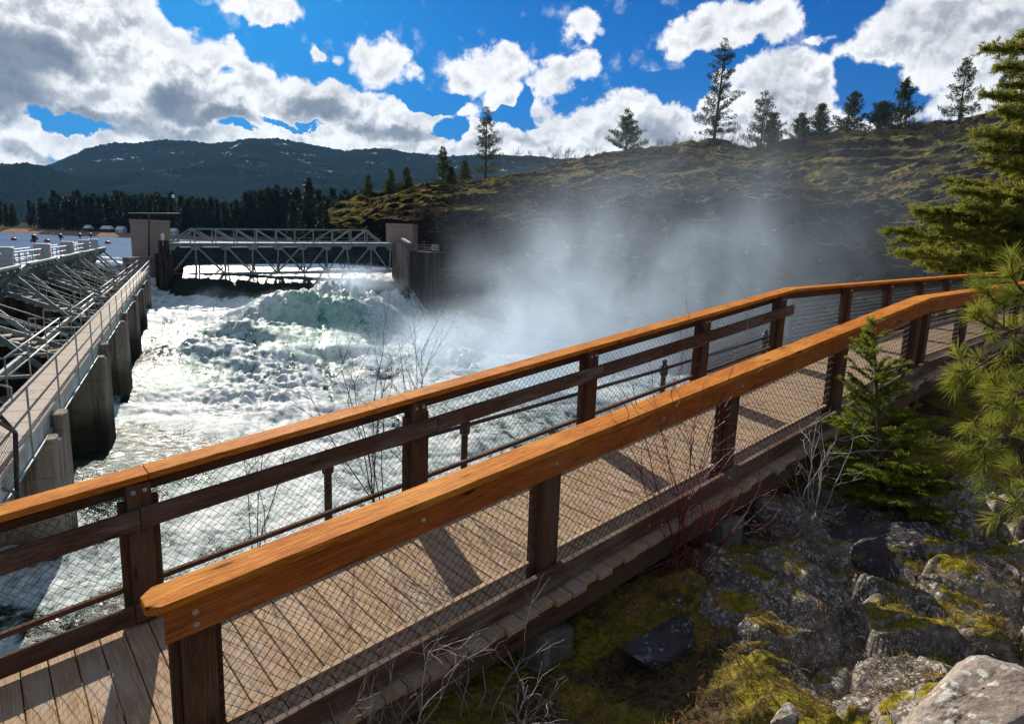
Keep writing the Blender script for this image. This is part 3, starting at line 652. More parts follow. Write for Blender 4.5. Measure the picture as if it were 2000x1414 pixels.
def far_shore():
    cols = np.linspace(-500, 1150, 240); Ds = [388, 392, 396, 402, 412, 430, 470, 560, 700, 1000, 1600]; zs = [-5.0, -4.0, -3.2, -2.4, -1.6, -.8, 0, 1.5, 3, 5, 8]
    dirs = np.array([unit(np.append(at(px, 453 + .0363 * (px - 343), 1.0)[:2], 0)) for px in cols])
    V = np.array([[d * (Dd / max(d[1], .2) * 1.0) + UP * z for d in dirs] for Dd, z in zip(Ds, zs)])
    sh = V.shape; V = V.reshape(-1, 3); V[:, 2] += .5 * fbm(V * .03, 4, 81); V[:, 1] += 14 * fbm(V * np.array([.012, 0, 0]), 3, 83)
    tag(npmesh('shore', V, gridfaces(sh[0], sh[1]), M['shore'], shade=True), kind='structure')
far_shore()

# ------------------------------------------------------------------ footbridge
def chain_link(mb, P, du, dv, wid, hgt, p=.034, r=.0025):
    """woven wire filling the parallelogram P + du*[0,wid] + dv*[0,hgt]"""
    nn = unit(np.cross(du, dv)); nw = int(wid / p); nh = int(hgt / p); rr = random.Random(int(abs(P[0] * 1000)) + 7)
    for i in range(nw):
        ph = i % 2; pts = []
        for k in range(nh + 1):
            x = (i + ((k + ph) % 2)) * p + rr.uniform(-.002, .002); x += .006 * math.sin(k * .5 + i * .13)
            pts.append(P + du * x + dv * (k * p * hgt / (nh * p)) + nn * (.0022 if (k + i) % 2 else -.0022))
        mb.tube(pts, r, 3, False)

def footbridge():
    root = empty('footbridge', B(2.5, W / 2, 0))
    tag(root, 'timber footbridge with orange handrail caps and wire mesh sides crossing above the bank', 'footbridge')
    XE, XF = 4.2 * 2 + .4, 4.0 * 2 + .6
    rnd = random.Random(5)
    # deck planks
    def deck(o, u, n, a0, a1, y0, y1, seed):
        mb = MB(seed); a = a0; uu = unit(u); k = np.linalg.norm(u)
        while a < a1:
            w = .138
            j0, j1 = rnd.uniform(-.012, .012), rnd.uniform(-.012, .012)
            if rnd.random() < .25: j0 -= .03
            mb.box(o + u * a, n, u, UP, (y0 + j0, y1 + j1), (0, w), (-.045 + rnd.uniform(-.002, .002), rnd.uniform(-.003, .002)))
            a += .1455
        return mb
    deck(O1, u1, n1, -6.0, BN - .15, -.075, W + .28, 11).build('deck', M['deck'], root, .004, seg=1)
    deck(QN, u2, n2, .02, 22.0, -.075, W + .34, 12).build('deck', M['deck'], root, .004, seg=1)
    # stringers
    for a, b in ((.01, .105), (.85, .95), (W + .08, W + .18)):
        mb = MB(21); mb.box(O1, u1, n1, UP, (-6, BN), (a, b), (-.30, -.048)); mb.box(QN, u2, n2, UP, (0, 22), (a, b), (-.30, -.048))
        mb.build('stringer', M['beam'], root, .006)
    # handrail caps: outline with clipped corners at the near end
    def cap(o, u, n, a0, a1, y0, y1, seed, clip0=False, name='handrail_cap', seglen=99):
        mb = MB(seed)
        c = .055 if clip0 else 0
        poly = [(a0 + c, y0), (a1, y0), (a1, y1), (a0 + c, y1), (a0, y1 - c), (a0, y0 + c)] if clip0 else [(a0, y0), (a1, y0), (a1, y1), (a0, y1)]
        off = np.array([rnd.uniform(0, 30), rnd.uniform(0, 30), rnd.uniform(0, 30)])
        vs, gs = [], []
        for h in (HR - .046, HR):
            for (x, y) in poly: vs.append(o + u * x + n * y + UP * h); gs.append(off + np.array([x, y, h]))
        k = len(poly)
        fs = [tuple(range(k))[::-1], tuple(range(k, 2 * k))] + [(i, (i + 1) % k, k + (i + 1) % k, k + i) for i in range(k)]
        mb.add(vs, fs, gs)
        return mb.build(name, M['cedar'], root, .007, seg=3)
    cap(O1, u1, n1, -2.06, 3.62, 0, CAPW, 31, True); cap(O1, u1, n1, 3.624, BN, 0.003, CAPW + .002, 32)
    cap(QN, u2, n2, .004, 14.0, 0, CAPW, 33)
    cap(O1, u1, n1, -6, -1.72, W, W + CAPW, 34); cap(O1, u1, n1, -1.716, 2.66, W + .003, W + CAPW + .002, 35); cap(O1, u1, n1, 2.664, BF, W, W + CAPW, 36)
    QFF = QF
    cap(QFF, u2, n2, .004, 24.0, 0, CAPW, 37)
    # face boards beneath the caps
    def board(o, u, n, x, y, z, mt, name, seed, bev=.005):
        mb = MB(seed); mb.box(o, u, n, UP, x, y, z); return mb.build(name, mt, root, bev)
    fb1 = board(O1, u1, n1, (-1.99, 3.62), (.012, .052), (HR - .205, HR - .0475), M['cedar_face'], 'face_board', 41)
    fb2 = board(O1, u1, n1, (3.623, BN - .004), (.014, .054), (HR - .205, HR - .0475), M['cedar_face'], 'face_board', 42)
    fb3 = board(QN, u2, n2, (.0, 14.0), (.012, .052), (HR - .205, HR - .0475), M['cedar_face'], 'face_board', 43)
    board(O1, u1, n1, (-6, BF), (W + .165, W + .205), (HR - .175, HR - .0475), M['post'], 'face_board', 44)
    board(QFF, u2, n2, (.0, 24.0), (W * 0 + .165, .205), (HR - .175, HR - .0475), M['post'], 'face_board', 45)
    # bolts on the outer face board
    def bolt(o, u, n, a, ac, h, par, out=-1):
        mb = MB(3); mb.lathe(o + u * a + n * ac + UP * h, [(.016, 0), (.016, .003), (.011, .004), (.009, .010), (.004, .012)], 10, n * out)
        mb.build('bolt', M['bolt'], par, shade=False)
    for a in (-1.86,): bolt(O1, u1, n1, a, .012, HR - .10, fb1); bolt(O1, u1, n1, a, .012, HR - .165, fb1)
    for a in (-.62, .44, 1.6, 2.72): bolt(O1, u1, n1, a, .012, HR - .12, fb1)
    for a in (4.85, 6.0): bolt(O1, u1, n1, a, .014, HR - .12, fb2)
    # posts
    near_posts = [(O1, u1, n1, a, 0) for a in (-1.84, .46, 2.70, 4.86, 6.98)] + [(QN, u2, n2, a, 0) for a in (.22, 2.4, 4.6, 6.8, 9.0, 11.2)]
    far_posts = [(O1, u1, n1, a, W) for a in (-4.0, -1.78, .44, 2.66, 4.78, 6.70)] + [(QFF, u2, n2, a, 0) for a in (2.3, 4.5, 6.7, 8.9, 11.1, 13.3, 15.5, 17.7, 19.9)]
    for i, (o, u, n, a, _) in enumerate(near_posts):
        mb = MB(60 + i); w = .15
        mb.box(o + u * (a - w / 2) + n * .054, UP, unit(np.array([u[0], u[1], 0])), n, (-.62 if i in (1, 2, 3) else -.40, HR - .048), (0, w), (0, .15))
        p = mb.build('post', M['post'], root, .006)
        mb = MB(80 + i)     # nailing strip for the mesh
        for s in (-1, 1):
            mb.box(o + u * (a + s * (w / 2 + .022) - .02) + n * .12, UP, unit(np.array([u[0], u[1], 0])), n, (.06, HR - .21), (0, .04), (0, .05))
        mb.build('nailing_strip', M['post'], p, .003)
    for i, (o, u, n, a, y) in enumerate(far_posts):
        mb = MB(160 + i); w = .15; uh = unit(np.array([u[0], u[1], 0]))
        mb.box(o + u * (a - w / 2) + n * (y + .01), UP, uh, n, (-.40, HR - .048), (0, w), (0, .153))
        p = mb.build('post', M['post'], root, .006)
        mb = MB(180 + i)
        for s in (-1, 1):
            mb.box(o + u * (a + s * (w / 2 + .025) - .024) + n * (y + .06), UP, uh, n, (.04, HR - .18), (0, .048), (0, .05))
        mb.build('nailing_strip', M['post'], p, .003)
        for s in (-.035, .035): bolt(o, u, n, a + s, y + .01, HR - .11, p)
    # middle rail on the ramp's far side, in lengths butted over the posts
    for a, b, sd in ((-6, -1.79, 1), (-1.785, .60, 2), (.604, 2.78, 3), (2.784, 6.94, 4)):
        board(O1, u1, n1, (a, b), (W - .032, W + .007), (.70, .845), M['rail'], 'middle_rail', 190 + sd)
    # kerbs and mesh trim
    board(O1, u1, n1, (-6, -1.86), (W - .035, W + .005), (.03, .165), M['post'], 'kerb', 200)
    board(O1, u1, n1, (-1.855, BF + .1), (W - .035, W + .005), (.03, .165), M['post'], 'kerb', 201)
    board(QFF, u2, n2, (.0, 24.0), (-.035, .005), (.03, .165), M['rail'], 'kerb', 202)
    board(O1, u1, n1, (-1.95, BN), (-.012, .034), (.03, .185), M['rail'], 'kerb', 203)
    board(QN, u2, n2, (.0, 14.0), (-.012, .034), (.03, .185), M['rail'], 'kerb', 204)
    def trims(posts, y, h, mt, nm):
        for i in range(len(posts) - 1):
            o, u, n, a, yy = posts[i]; o2, _, _, b, _ = posts[i + 1]
            if o2 is not o: b = {True: BN, False: BF}[y < .5]
            if o2 is not o and b - a < .5: continue
            mb = MB(220 + i); mb.box(o, u, n, UP, (a + .125, b - .125), (yy + y, yy + y + .04), (h, h + .035)); mb.build('mesh_trim', mt, root, .003)
    trims(near_posts, .125, .19, M['deck'], 'near'); trims(far_posts, .075, .235, M['post'], 'far')
    # chain link panels between the posts
    def panels(posts, y, h0, h1, lo):
        for i in range(len(posts) - 1):
            o, u, n, a, yy = posts[i]; o2, u_2, _, b, _ = posts[i + 1]
            if o2 is not o: b = {True: BN, False: BF}[lo]
            if o2 is not o and b - a < .4: a, b, o, u, n = 0.05, posts[i + 1][3], posts[i + 1][0], posts[i + 1][1], posts[i + 1][2]; yy = posts[i + 1][4]
            if a < -5: continue
            mb = MB(1); chain_link(mb, o + u * (a + .08) + n * (yy + y) + UP * h0, u, UP, b - a - .16, h1 - h0)
            mb.build('wire_mesh', M['wire'], root)
    panels(near_posts[:-2], .118, .10, HR - .19, True); panels(far_posts, .115, .19, HR - .16, False)
    # landing side posts' mesh left of the opening
    mb = MB(1); chain_link(mb, O1 + u1 * -6.0 + n1 * (W + .115) + UP * .19, u1, UP, 1.9, .72); mb.build('wire_mesh', M['wire'], root)
    # concrete footings under the posts
    for a, y, hh, wd in ((.5, .10, .50, .30), (2.72, .12, .34, .34), (4.9, .12, .30, .34), (.5, W, .5, .3), (2.7, W, .5, .3), (-1.8, W, .7, .3)):
        mb = MB(7); c = B(a, y, -.31)
        mb.box(c, u1h, n1, UP, (-wd / 2, wd / 2), (-wd / 2, wd / 2), (-hh - .4, -.02)); mb.build('footing', M['footing'], root, .015)
    return root
footbridge()

# ------------------------------------------------------------------ old pipe railing behind the footbridge
def onplane(px, py, ac):
    d = at(px, py, 1.0); t = ((N0 + n1 * ac) @ n1) / (d @ n1); return d * t
def pipe_rail():
    ac = W + 1.15
    line = [onplane(px, py, ac) for (px, py) in ((560, 925), (700, 888), (908, 831), (1129, 769), (1297, 720), (1400, 689), (1495, 659))]
    root = empty('pipe_railing', line[3] - UP * 1.0)
    tag(root, 'old dark pipe railing with ball topped posts behind the footbridge', 'railing')
    mb = MB(2); mb.tube(line, .026, 10); mb.build('pipe', M['darkpipe'], root, shade=True)
    for px, py in ((908, 831), (1297, 720), (1495, 659), (640, 904)):
        p = onplane(px, py, ac); mb = MB(2)
        mb.lathe(p - UP * 1.25, [(.04, 0), (.04, 1.14), (.058, 1.15), (.062, 1.2), (.062, 1.29), (.05, 1.31), (.03, 1.325), (.036, 1.35), (.03, 1.385), (.0, 1.40)], 12)
        mb.build('railing_post', M['darkpipe'], root, shade=True)
pipe_rail()

# ------------------------------------------------------------------ the dam: walkway, piers with stairs, gates, upper walkway
TP = [3.2 + 12.0 * k for k in range(6)]          # pier positions along the dam
PW = .62                                          # half thickness of a pier
def railing(mb, pts, up=1.07, mids=(.55,), post_every=1.8, r=.024, down=0.0):
    """pipe rail along pts (deck level), posts standing at even spacing"""
    pts = [np.asarray(q, float) for q in pts]
    for h in (up,) + tuple(mids): mb.tube([q + UP * h for q in pts], r, 6)
    for a, b in zip(pts[:-1], pts[1:]):
        n = max(1, int(round(np.linalg.norm(b - a) / post_every)))
        for k in range(n + 1):
            p = a + (b - a) * k / n; mb.tube([p - UP * down, p + UP * up], r, 6)
def walkway():
    root = empty('dam_walkway', D(30, .6)); tag(root, 'narrow concrete walkway with pipe handrails along the gates of the dam', 'walkway')
    mb = MB(1); t = -6.0
    while t < 75.5:
        mb.box(D(t), da, dl, UP, (0, 1.18), (.33, 1.42), (-.10, 0)); t += 1.2
    mb.build('walkway_deck', M['walk'], root, .012, seg=1)
    for l, nm in ((.42, 'g'), (1.28, 'h')):
        mb = MB(1); mb.box(D(-6, l), da, dl, UP, (0, 81.5), (0, .03), (-.62, -.103)); mb.box(D(-6, l - .06), da, dl, UP, (0, 81.5), (0, .15), (-.66, -.63))
        mb.box(D(-6, l - .06), da, dl, UP, (0, 81.5), (0, .15), (-.135, -.106)); mb.build('girder', M['girder'], root)
    mb = MB(1); railing(mb, [D(-6.6, .32), D(75.5, .32)], 1.07, (.55,), 3.95, .025, .55); mb.build('handrail', M['galv'], root, shade=True)
    mb = MB(1)
    for k, t in enumerate(TP[:-1] + [TP[-1]]):
        a, b = t + 2.0, t + 11.0
        railing(mb, [D(a, 2.4), D(a, 1.45), D(b, 1.45), D(b, 2.4)], 1.07, (.55,), 3.2, .025)
        mb.build('handrail', M['galv'], root, shade=True); mb = MB(1)
    mb = MB(1)                                    # short cross ladders to the bay beams
    for t in TP:
        for q in (1.6, 6.0, 10.3):
            mb.bar(D(t + q, 1.44, -.2), D(t + q, 3.0, -.2), .08, .10)
        mb.bar(D(t + 1.6, 2.6, -.3), D(t + 11.4, 2.6, -.3), .12, .22); mb.bar(D(t + 1.6, 1.8, -.9), D(t + 11.4, 1.8, -.9), .14, .26)
    mb.build('cross_beam', M['steel'], root)
walkway()

def pier(i, t):
    root = empty('dam_pier', D(t, 4, -5)); place = ['nearest the footbridge', 'second from the footbridge', 'third from the footbridge', 'fourth from the footbridge', 'fifth from the footbridge', 'farthest, next to the gatehouse tower'][i]
    tag(root, 'stained concrete pier under the dam walkway, ' + place, 'pier', 'piers under the dam walkway')
    mb = MB(i)
    # nose: rounded upright, then stepped taller block behind
    def rounded(l0, l1, w, z0, z1, nose):
        pts = [(t - w, l1), (t - w, l0 + nose)] + [(t - w * math.cos(a), l0 + nose - nose * math.sin(a)) for a in np.linspace(.3, math.pi - .3, 5)] + [(t + w, l0 + nose), (t + w, l1)]
        mb.prism([D(x, y, z0) for x, y in pts][::-1], UP * (z1 - z0))
    rounded(.14, .38, .28, -8.0, -.62, .08)
    tt = t; t = t + 1.2; rounded(.06, .36, .34, -8.0, -.28, .10); t = tt + .6
    rounded(.10, 1.6, .92, -8.0, -.72, .12); t = tt
    mb.build('pier_body', M['pier'], root, .03)
    mb = MB(i + 7); mb.box(D(t + .55), da, dl, UP, (-.93, .93), (1.602, 5.6), (-8, -1.0)); mb.build('pier_rear', M['darkpier'], root)  # dark colour paints the shaded side of the pier
    # two flights on the pier, climbing towards the lake
    n, run, rise, h0 = 10, .40, .165, -.62
    for side in (-.62, .62):
        mb = MB(i + 50)
        for k in range(n):
            l0 = 1.40 + k * run
            mb.box(D(t + .55 + side), dl, da, UP, (l0, l0 + run + .05), (-.36, .36), (h0 + k * rise - .07, h0 + k * rise))
        mb.build('stair_treads', M['stair'], root, .008, seg=1)
        mb = MB(i + 60)
        for k in range(n):
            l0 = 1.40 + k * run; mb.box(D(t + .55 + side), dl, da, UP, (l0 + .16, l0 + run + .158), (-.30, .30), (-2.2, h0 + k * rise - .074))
        mb.build('stair_body', M['darkpier'], root)  # painted dark for the shade in the gaps under the treads
    a, b = D(t + .55, 1.3, h0), D(t + .55, 1.3 + n * run, h0 + n * rise)
    for s_ in (-1.05, 1.05):
        mb = MB(i + 90)
        for h in (.5, .98): mb.tube([a + da * s_ + UP * h, b + da * s_ + UP * h], .026, 6)
        for k in range(4):
            p = a + (b - a) * (k / 3) + da * s_; mb.tube([p - UP * .1, p + UP * .98], .024, 6)
        mb.build('stair_rail', M['galv'], root, shade=True)
    for s_ in (-1.12, 1.12):
        mb = MB(i + 120); mb.bar(a + da * s_ - UP * .05, b + da * s_ - UP * .05, .08, .24); mb.build('stair_stringer', M['steel'], root)
for i, t in enumerate(TP): pier(i, t)

def gate(i, t0, t1):
    root = empty('spillway_gate', D((t0 + t1) / 2, 5, -2)); place = ['nearest the footbridge', 'second along the dam', 'third along the dam', 'fourth along the dam', 'fifth along the dam', 'nearest the gatehouse'][i]
    tag(root, 'curved grey steel spillway gate with radial arms, ' + place, 'dam gate', 'radial gates of the dam')
    RAD = 4.9; pl, pz = 1.6, -1.35                 # pivot line: distance towards the lake, height
    A0, A1 = R(-24), R(50)
    t0, t1 = t0 + 1.75, t1 - .55
    def arc(a, rr=RAD): return pl + rr * math.cos(a), pz + rr * math.sin(a)
    mb = MB(i); ns = 14
    vs = []
    for k in range(ns + 1):
        a = A0 + (A1 - A0) * k / ns
        for rr in (RAD, RAD + .05):
            l, h = arc(a, rr)
            vs.append(D(t0, l, h)); vs.append(D(t1, l, h))
    fs = []
    for k in range(ns):
        b = k * 4; c = b + 4
        fs += [(b, b + 1, c + 1, c), (b + 2, c + 2, c + 3, b + 3), (b, c, c + 2, b + 2), (b + 1, b + 3, c + 3, c + 1)]
    e = ns * 4; fs += [(0, 2, 3, 1), (e, e + 1, e + 3, e + 2)]
    mb.add(vs, fs)
    mb.build('skin_plate', M['gate'], root)
    mb = MB(i + 9)                                # horizontal beams and curved ribs on the downstream face
    for a in np.linspace(A0 + .06, A1 - .12, 5):
        l, h = arc(a, RAD - .12); rad = np.array([0, 0, 0]) + dl * math.cos(a) + UP * math.sin(a)
        mb.bar(D(t0, l, h), D(t1, l, h), .08, .20, rad)
    for q in np.linspace(t0 + .1, t1 - .1, 7):
        P = [D(q, *arc(a, RAD - .10)) for a in np.linspace(A0, A1, 9)]
        for a, b in zip(P[:-1], P[1:]): mb.bar(a, b, .10, .26)
    mb.build('rib', M['gate'], root)
    # top rail of the leaf
    mb = MB(i + 19); l, h = arc(A1, RAD + .03); mb.bar(D(t0, l - .04, h + .02), D(t1, l - .04, h + .02), .20, .12); mb.build('top_beam', M['steel'], root)
    for s in (t0 + .5, t1 - .5):                  # radial arms, each a fan of three struts with lacing
        mb = MB(i + 29); p = D(s, pl, pz); ends = []
        for a in (A0 + .1, A0 + .5 * (A1 - A0), A1 - .08):
            q = D(s, *arc(a, RAD - .25)); ends.append(q); mb.bar(p, q, .14, .18)
        mb.build('radial_arm', M['steel'], root)
    mb = MB(i + 39); mb.tube([D(t0 - .1, pl, pz), D(t1 + .1, pl, pz)], .16, 10); mb.build('trunnion', M['steel'], root, shade=True)
for i in range(len(TP) - 1): gate(i, TP[i], TP[i + 1])
gate(5, TP[-1], TP[-1] + 11.0)
gate_left = None

def upper_walkway():
    root = empty('upper_walkway', D(20, 11.2, 2.4)); tag(root, 'raised walkway with pale pipe railing along the lake side of the gates', 'walkway')
    mb = MB(1); mb.box(D(-20, 5.9), da, dl, UP, (0, 92), (0, 1.2), (1.62, 1.85)); mb.build('walkway_deck', M['girder'], root)
    for t in TP: 
        mb = MB(1); mb.box(D(t + .55, 5.9), da, dl, UP, (-PW, PW), (0, 1.2), (-4.0, 1.6)); mb.build('support', M['pier'], root)
    for l in (5.95, 7.05):
        mb = MB(1); railing(mb, [D(-20, l, 1.86), D(72, l, 1.86)], 1.1, (.36, .72), 2.0, .03); mb.build('handrail', M['galv'], root, shade=True)
upper_walkway()
def dam_t(px, py, l):
    d = at(px, py, 1.0); k = (DO @ dl + l) / (d @ dl); return (d * k - DO) @ da, (d * k - DO)[2]
def cabinets():
    for i, t in enumerate((28.3, 40.4, 52.5, 64.6, 73.4)):
        l = 6.05; t = t + 1.6; o = empty('control_cabinet', D(t, l, 1.9))
        tag(o, 'grey electrical cabinet on the upper walkway, ' + ['nearest the photo\'s left edge', 'second from the left', 'third from the left', 'fourth from the left', 'nearest the gatehouse'][i], 'cabinet', 'cabinets on the upper walkway')
        mb = MB(1); mb.box(D(t, l, 1.9), da, dl, UP, (0, .75), (-.45, .45), (.06, 1.36)); mb.box(D(t, l, 1.9), da, dl, UP, (-.04, .79), (-.49, .49), (1.363, 1.42)); mb.box(D(t, l, 1.9), da, dl, UP, (.1, .65), (-.4, .4), (-.04, .057))
        mb.build('cabinet_body', M['cabinet'], o, .02)
        mb = MB(1); mb.box(D(t, l, 1.9), da, dl, UP, (.05, .70), (-.465, -.453), (.12, 1.30)); d = mb.build('cabinet_door', M['cabinet'], o)
        mb = MB(1); mb.box(D(t, l, 1.9), da, dl, UP, (.60, .64), (-.50, -.467), (.55, .78)); mb.build('handle', M['black'], d)
cabinets()
def lamps():
    for i, (px, py) in enumerate(((67, 466), (118, 463), (156, 461), (177, 460))):
        t, h = dam_t(px, py, 7.0); b = D(t, 7.0, 1.86); k = (t - 20) / 60 * .15 + .28
        o = empty('walkway_lamp', b); tag(o, 'dark lamp on a thin post over the upper walkway, ' + ['leftmost', 'second from the left', 'third from the left', 'nearest the gatehouse'][i], 'lamp', 'lamps on the upper walkway')
        tp = D(t, 7.0, h); mb = MB(1); mb.tube([b, tp], .05, 8); mb.build('lamp_post', M['darkpipe'], o)
        mb = MB(1); mb.bar(tp - da * k - dl * .05, tp + da * k - dl * .05, .3, .2); mb.lathe(tp + UP * .1, [(.16, 0), (.2, .05), (.14, .16), (.02, .2)], 8); mb.build('lamp_head', M['black'], o)
lamps()

# ------------------------------------------------------------------ gatehouse tower at the near end of the truss, and its nose pier
def gatehouse(name, c0, c1, top, base, depth, label, door):
    """c0,c1: front bottom corners; walls rise to top"""
    c0, c1 = np.array(c0), np.array(c1); u = unit((c1 - c0) * [1, 1, 0]); n = np.array([-u[1], u[0], 0]); L = np.linalg.norm((c1 - c0)[:2])
    o0 = np.array([c0[0], c0[1], base]); root = empty(name, o0 + u * L / 2 + n * depth / 2); tag(root, label, 'gatehouse')
    mb = MB(1); mb.box(o0, u, n, UP, (0, L), (0, depth), (0, top - base - .42)); mb.build('wall', M['house'], root, .02)
    mb = MB(2); mb.box(o0, u, n, UP, (-.10, L + .10), (-.10, depth + .10), (top - base - .417, top - base - .30)); mb.box(o0, u, n, UP, (-.03, L + .03), (-.03, depth + .03), (top - base - .297, top - base)); mb.build('parapet', M['house'], root, .02)
    if door:
        mb = MB(3); mb.box(o0, u, n, UP, (L * .2, L * .46), (-.03, .02), (.02, 2.6)); d = mb.build('door', M['cabinet' if door > 1 else 'house'], root)
        mb = MB(4); mb.box(o0, u, n, UP, (L * .42, L * .44), (-.07, -.031), (1.0, 1.2)); mb.build('handle', M['black'], d)
    return root, o0, u, n, L
GH_L = gatehouse('gatehouse', at(258, 503, 84), at(318, 503, 84), at(300, 430, 84)[2], at(300, 503, 84)[2], 2.2, 'brown concrete gatehouse at the left end of the steel truss bridge', 1)
GH_R = gatehouse('gatehouse', at(754, 480, 93), at(806, 480, 93), at(775, 437, 93)[2], at(775, 490, 93)[2], 4.6, 'pale brown gatehouse at the right end of the steel truss bridge beside the dark hill', 0)
def tower_base():
    root = empty('tower_pier', at(318, 575, 80.5)); tag(root, 'tall rust stained concrete pier with pointed top at the left end of the truss', 'pier')
    mb = MB(5); c = at(318, 560, 81.0); z0, z1 = -12.0, at(318, 470, 81)[2]
    u = np.array([1.0, .0, 0]); n = np.array([0, 1.0, 0]); o = np.array([c[0], c[1], 0])
    w = 1.0
    poly = [(-w, 3.5), (-w, .3), (-w * .6, -.25), (0, -.45), (w * .6, -.25), (w, .3), (w, 3.5)]
    zt = z1 - 1.6
    mb.prism([o + u * x + n * y + UP * z0 for x, y in poly][::1], UP * (zt - z0))
    top = [(-w * .62, 3.5), (-w * .62, .6), (0, .1), (w * .62, .6), (w * .62, 3.5)]
    mb.prism([o + u * x + n * y + UP * (zt - .02) for x, y in top], UP * (z1 - zt))
    mb.build('pier_body', M['darkpier'], root, .06)
    mb = MB(6); q0 = at(262, 503, 83.5); mb.box(np.array([q0[0], q0[1], 0]), u, n, UP, (-1.2, 4.6), (-.6, 6), (-12, q0[2] - .02)); mb.build('pier_base', M['pier'], root, .05)
    # bright lamp on the tip
    lp = at(318, 466, 80.8); lo = empty('tower_lamp', lp - UP * .5); tag(lo, 'bright glass lamp on top of the tower pier beside the gatehouse', 'lamp')
    mb = MB(1); mb.tube([lp - UP * .9, lp - UP * .2], .05, 8); mb.build('lamp_post', M['galv'], lo)
    mb = MB(1); mb.lathe(lp - UP * .2, [(.16, 0), (.22, .06), (.22, .62), (.12, .78), (.03, .86)], 12); mb.build('lamp_globe', M['glow'], lo, shade=True)
tower_base()
def mast():
    b = at(291, 500, 83.0); top = at(291, 419, 83.0); o = empty('antenna_mast', b); tag(o, 'thin steel mast with a long crossbar standing at the gatehouse', 'mast')
    mb = MB(1); mb.tube([b, top], .10, 10); mb.build('mast_pole', M['darkpipe'], o, shade=True)
    mb = MB(1); mb.tube([at(250, 417, 83), at(351, 417.5, 83)], .06, 8); mb.tube([at(250, 413, 83), at(250, 421, 83)], .05, 6); mb.build('crossbar', M['darkpipe'], o)
    mb = MB(1); mb.tube([at(346, 417, 83), at(345, 384, 83)], .022, 6); mb.build('whip_antenna', M['galv'], o)
    mb = MB(1); mb.lathe(at(338, 384, 83), [(.02, -.2), (.16, -.15), (.22, 0), (.16, .15), (.02, .2)], 10); mb.build('wind_gauge', M['white'], o, shade=True)
    f = empty('platform_rail', at(300, 503, 82)); tag(f, 'short pipe railing on the platform in front of the gatehouse', 'railing')
    mb = MB(1); railing(mb, [at(259, 499, 81.5), at(287, 498, 81.5), at(286, 503, 80)], .95, (.5,), 1.6, .03); mb.build('rails', M['galv'], f, shade=True)
mast()

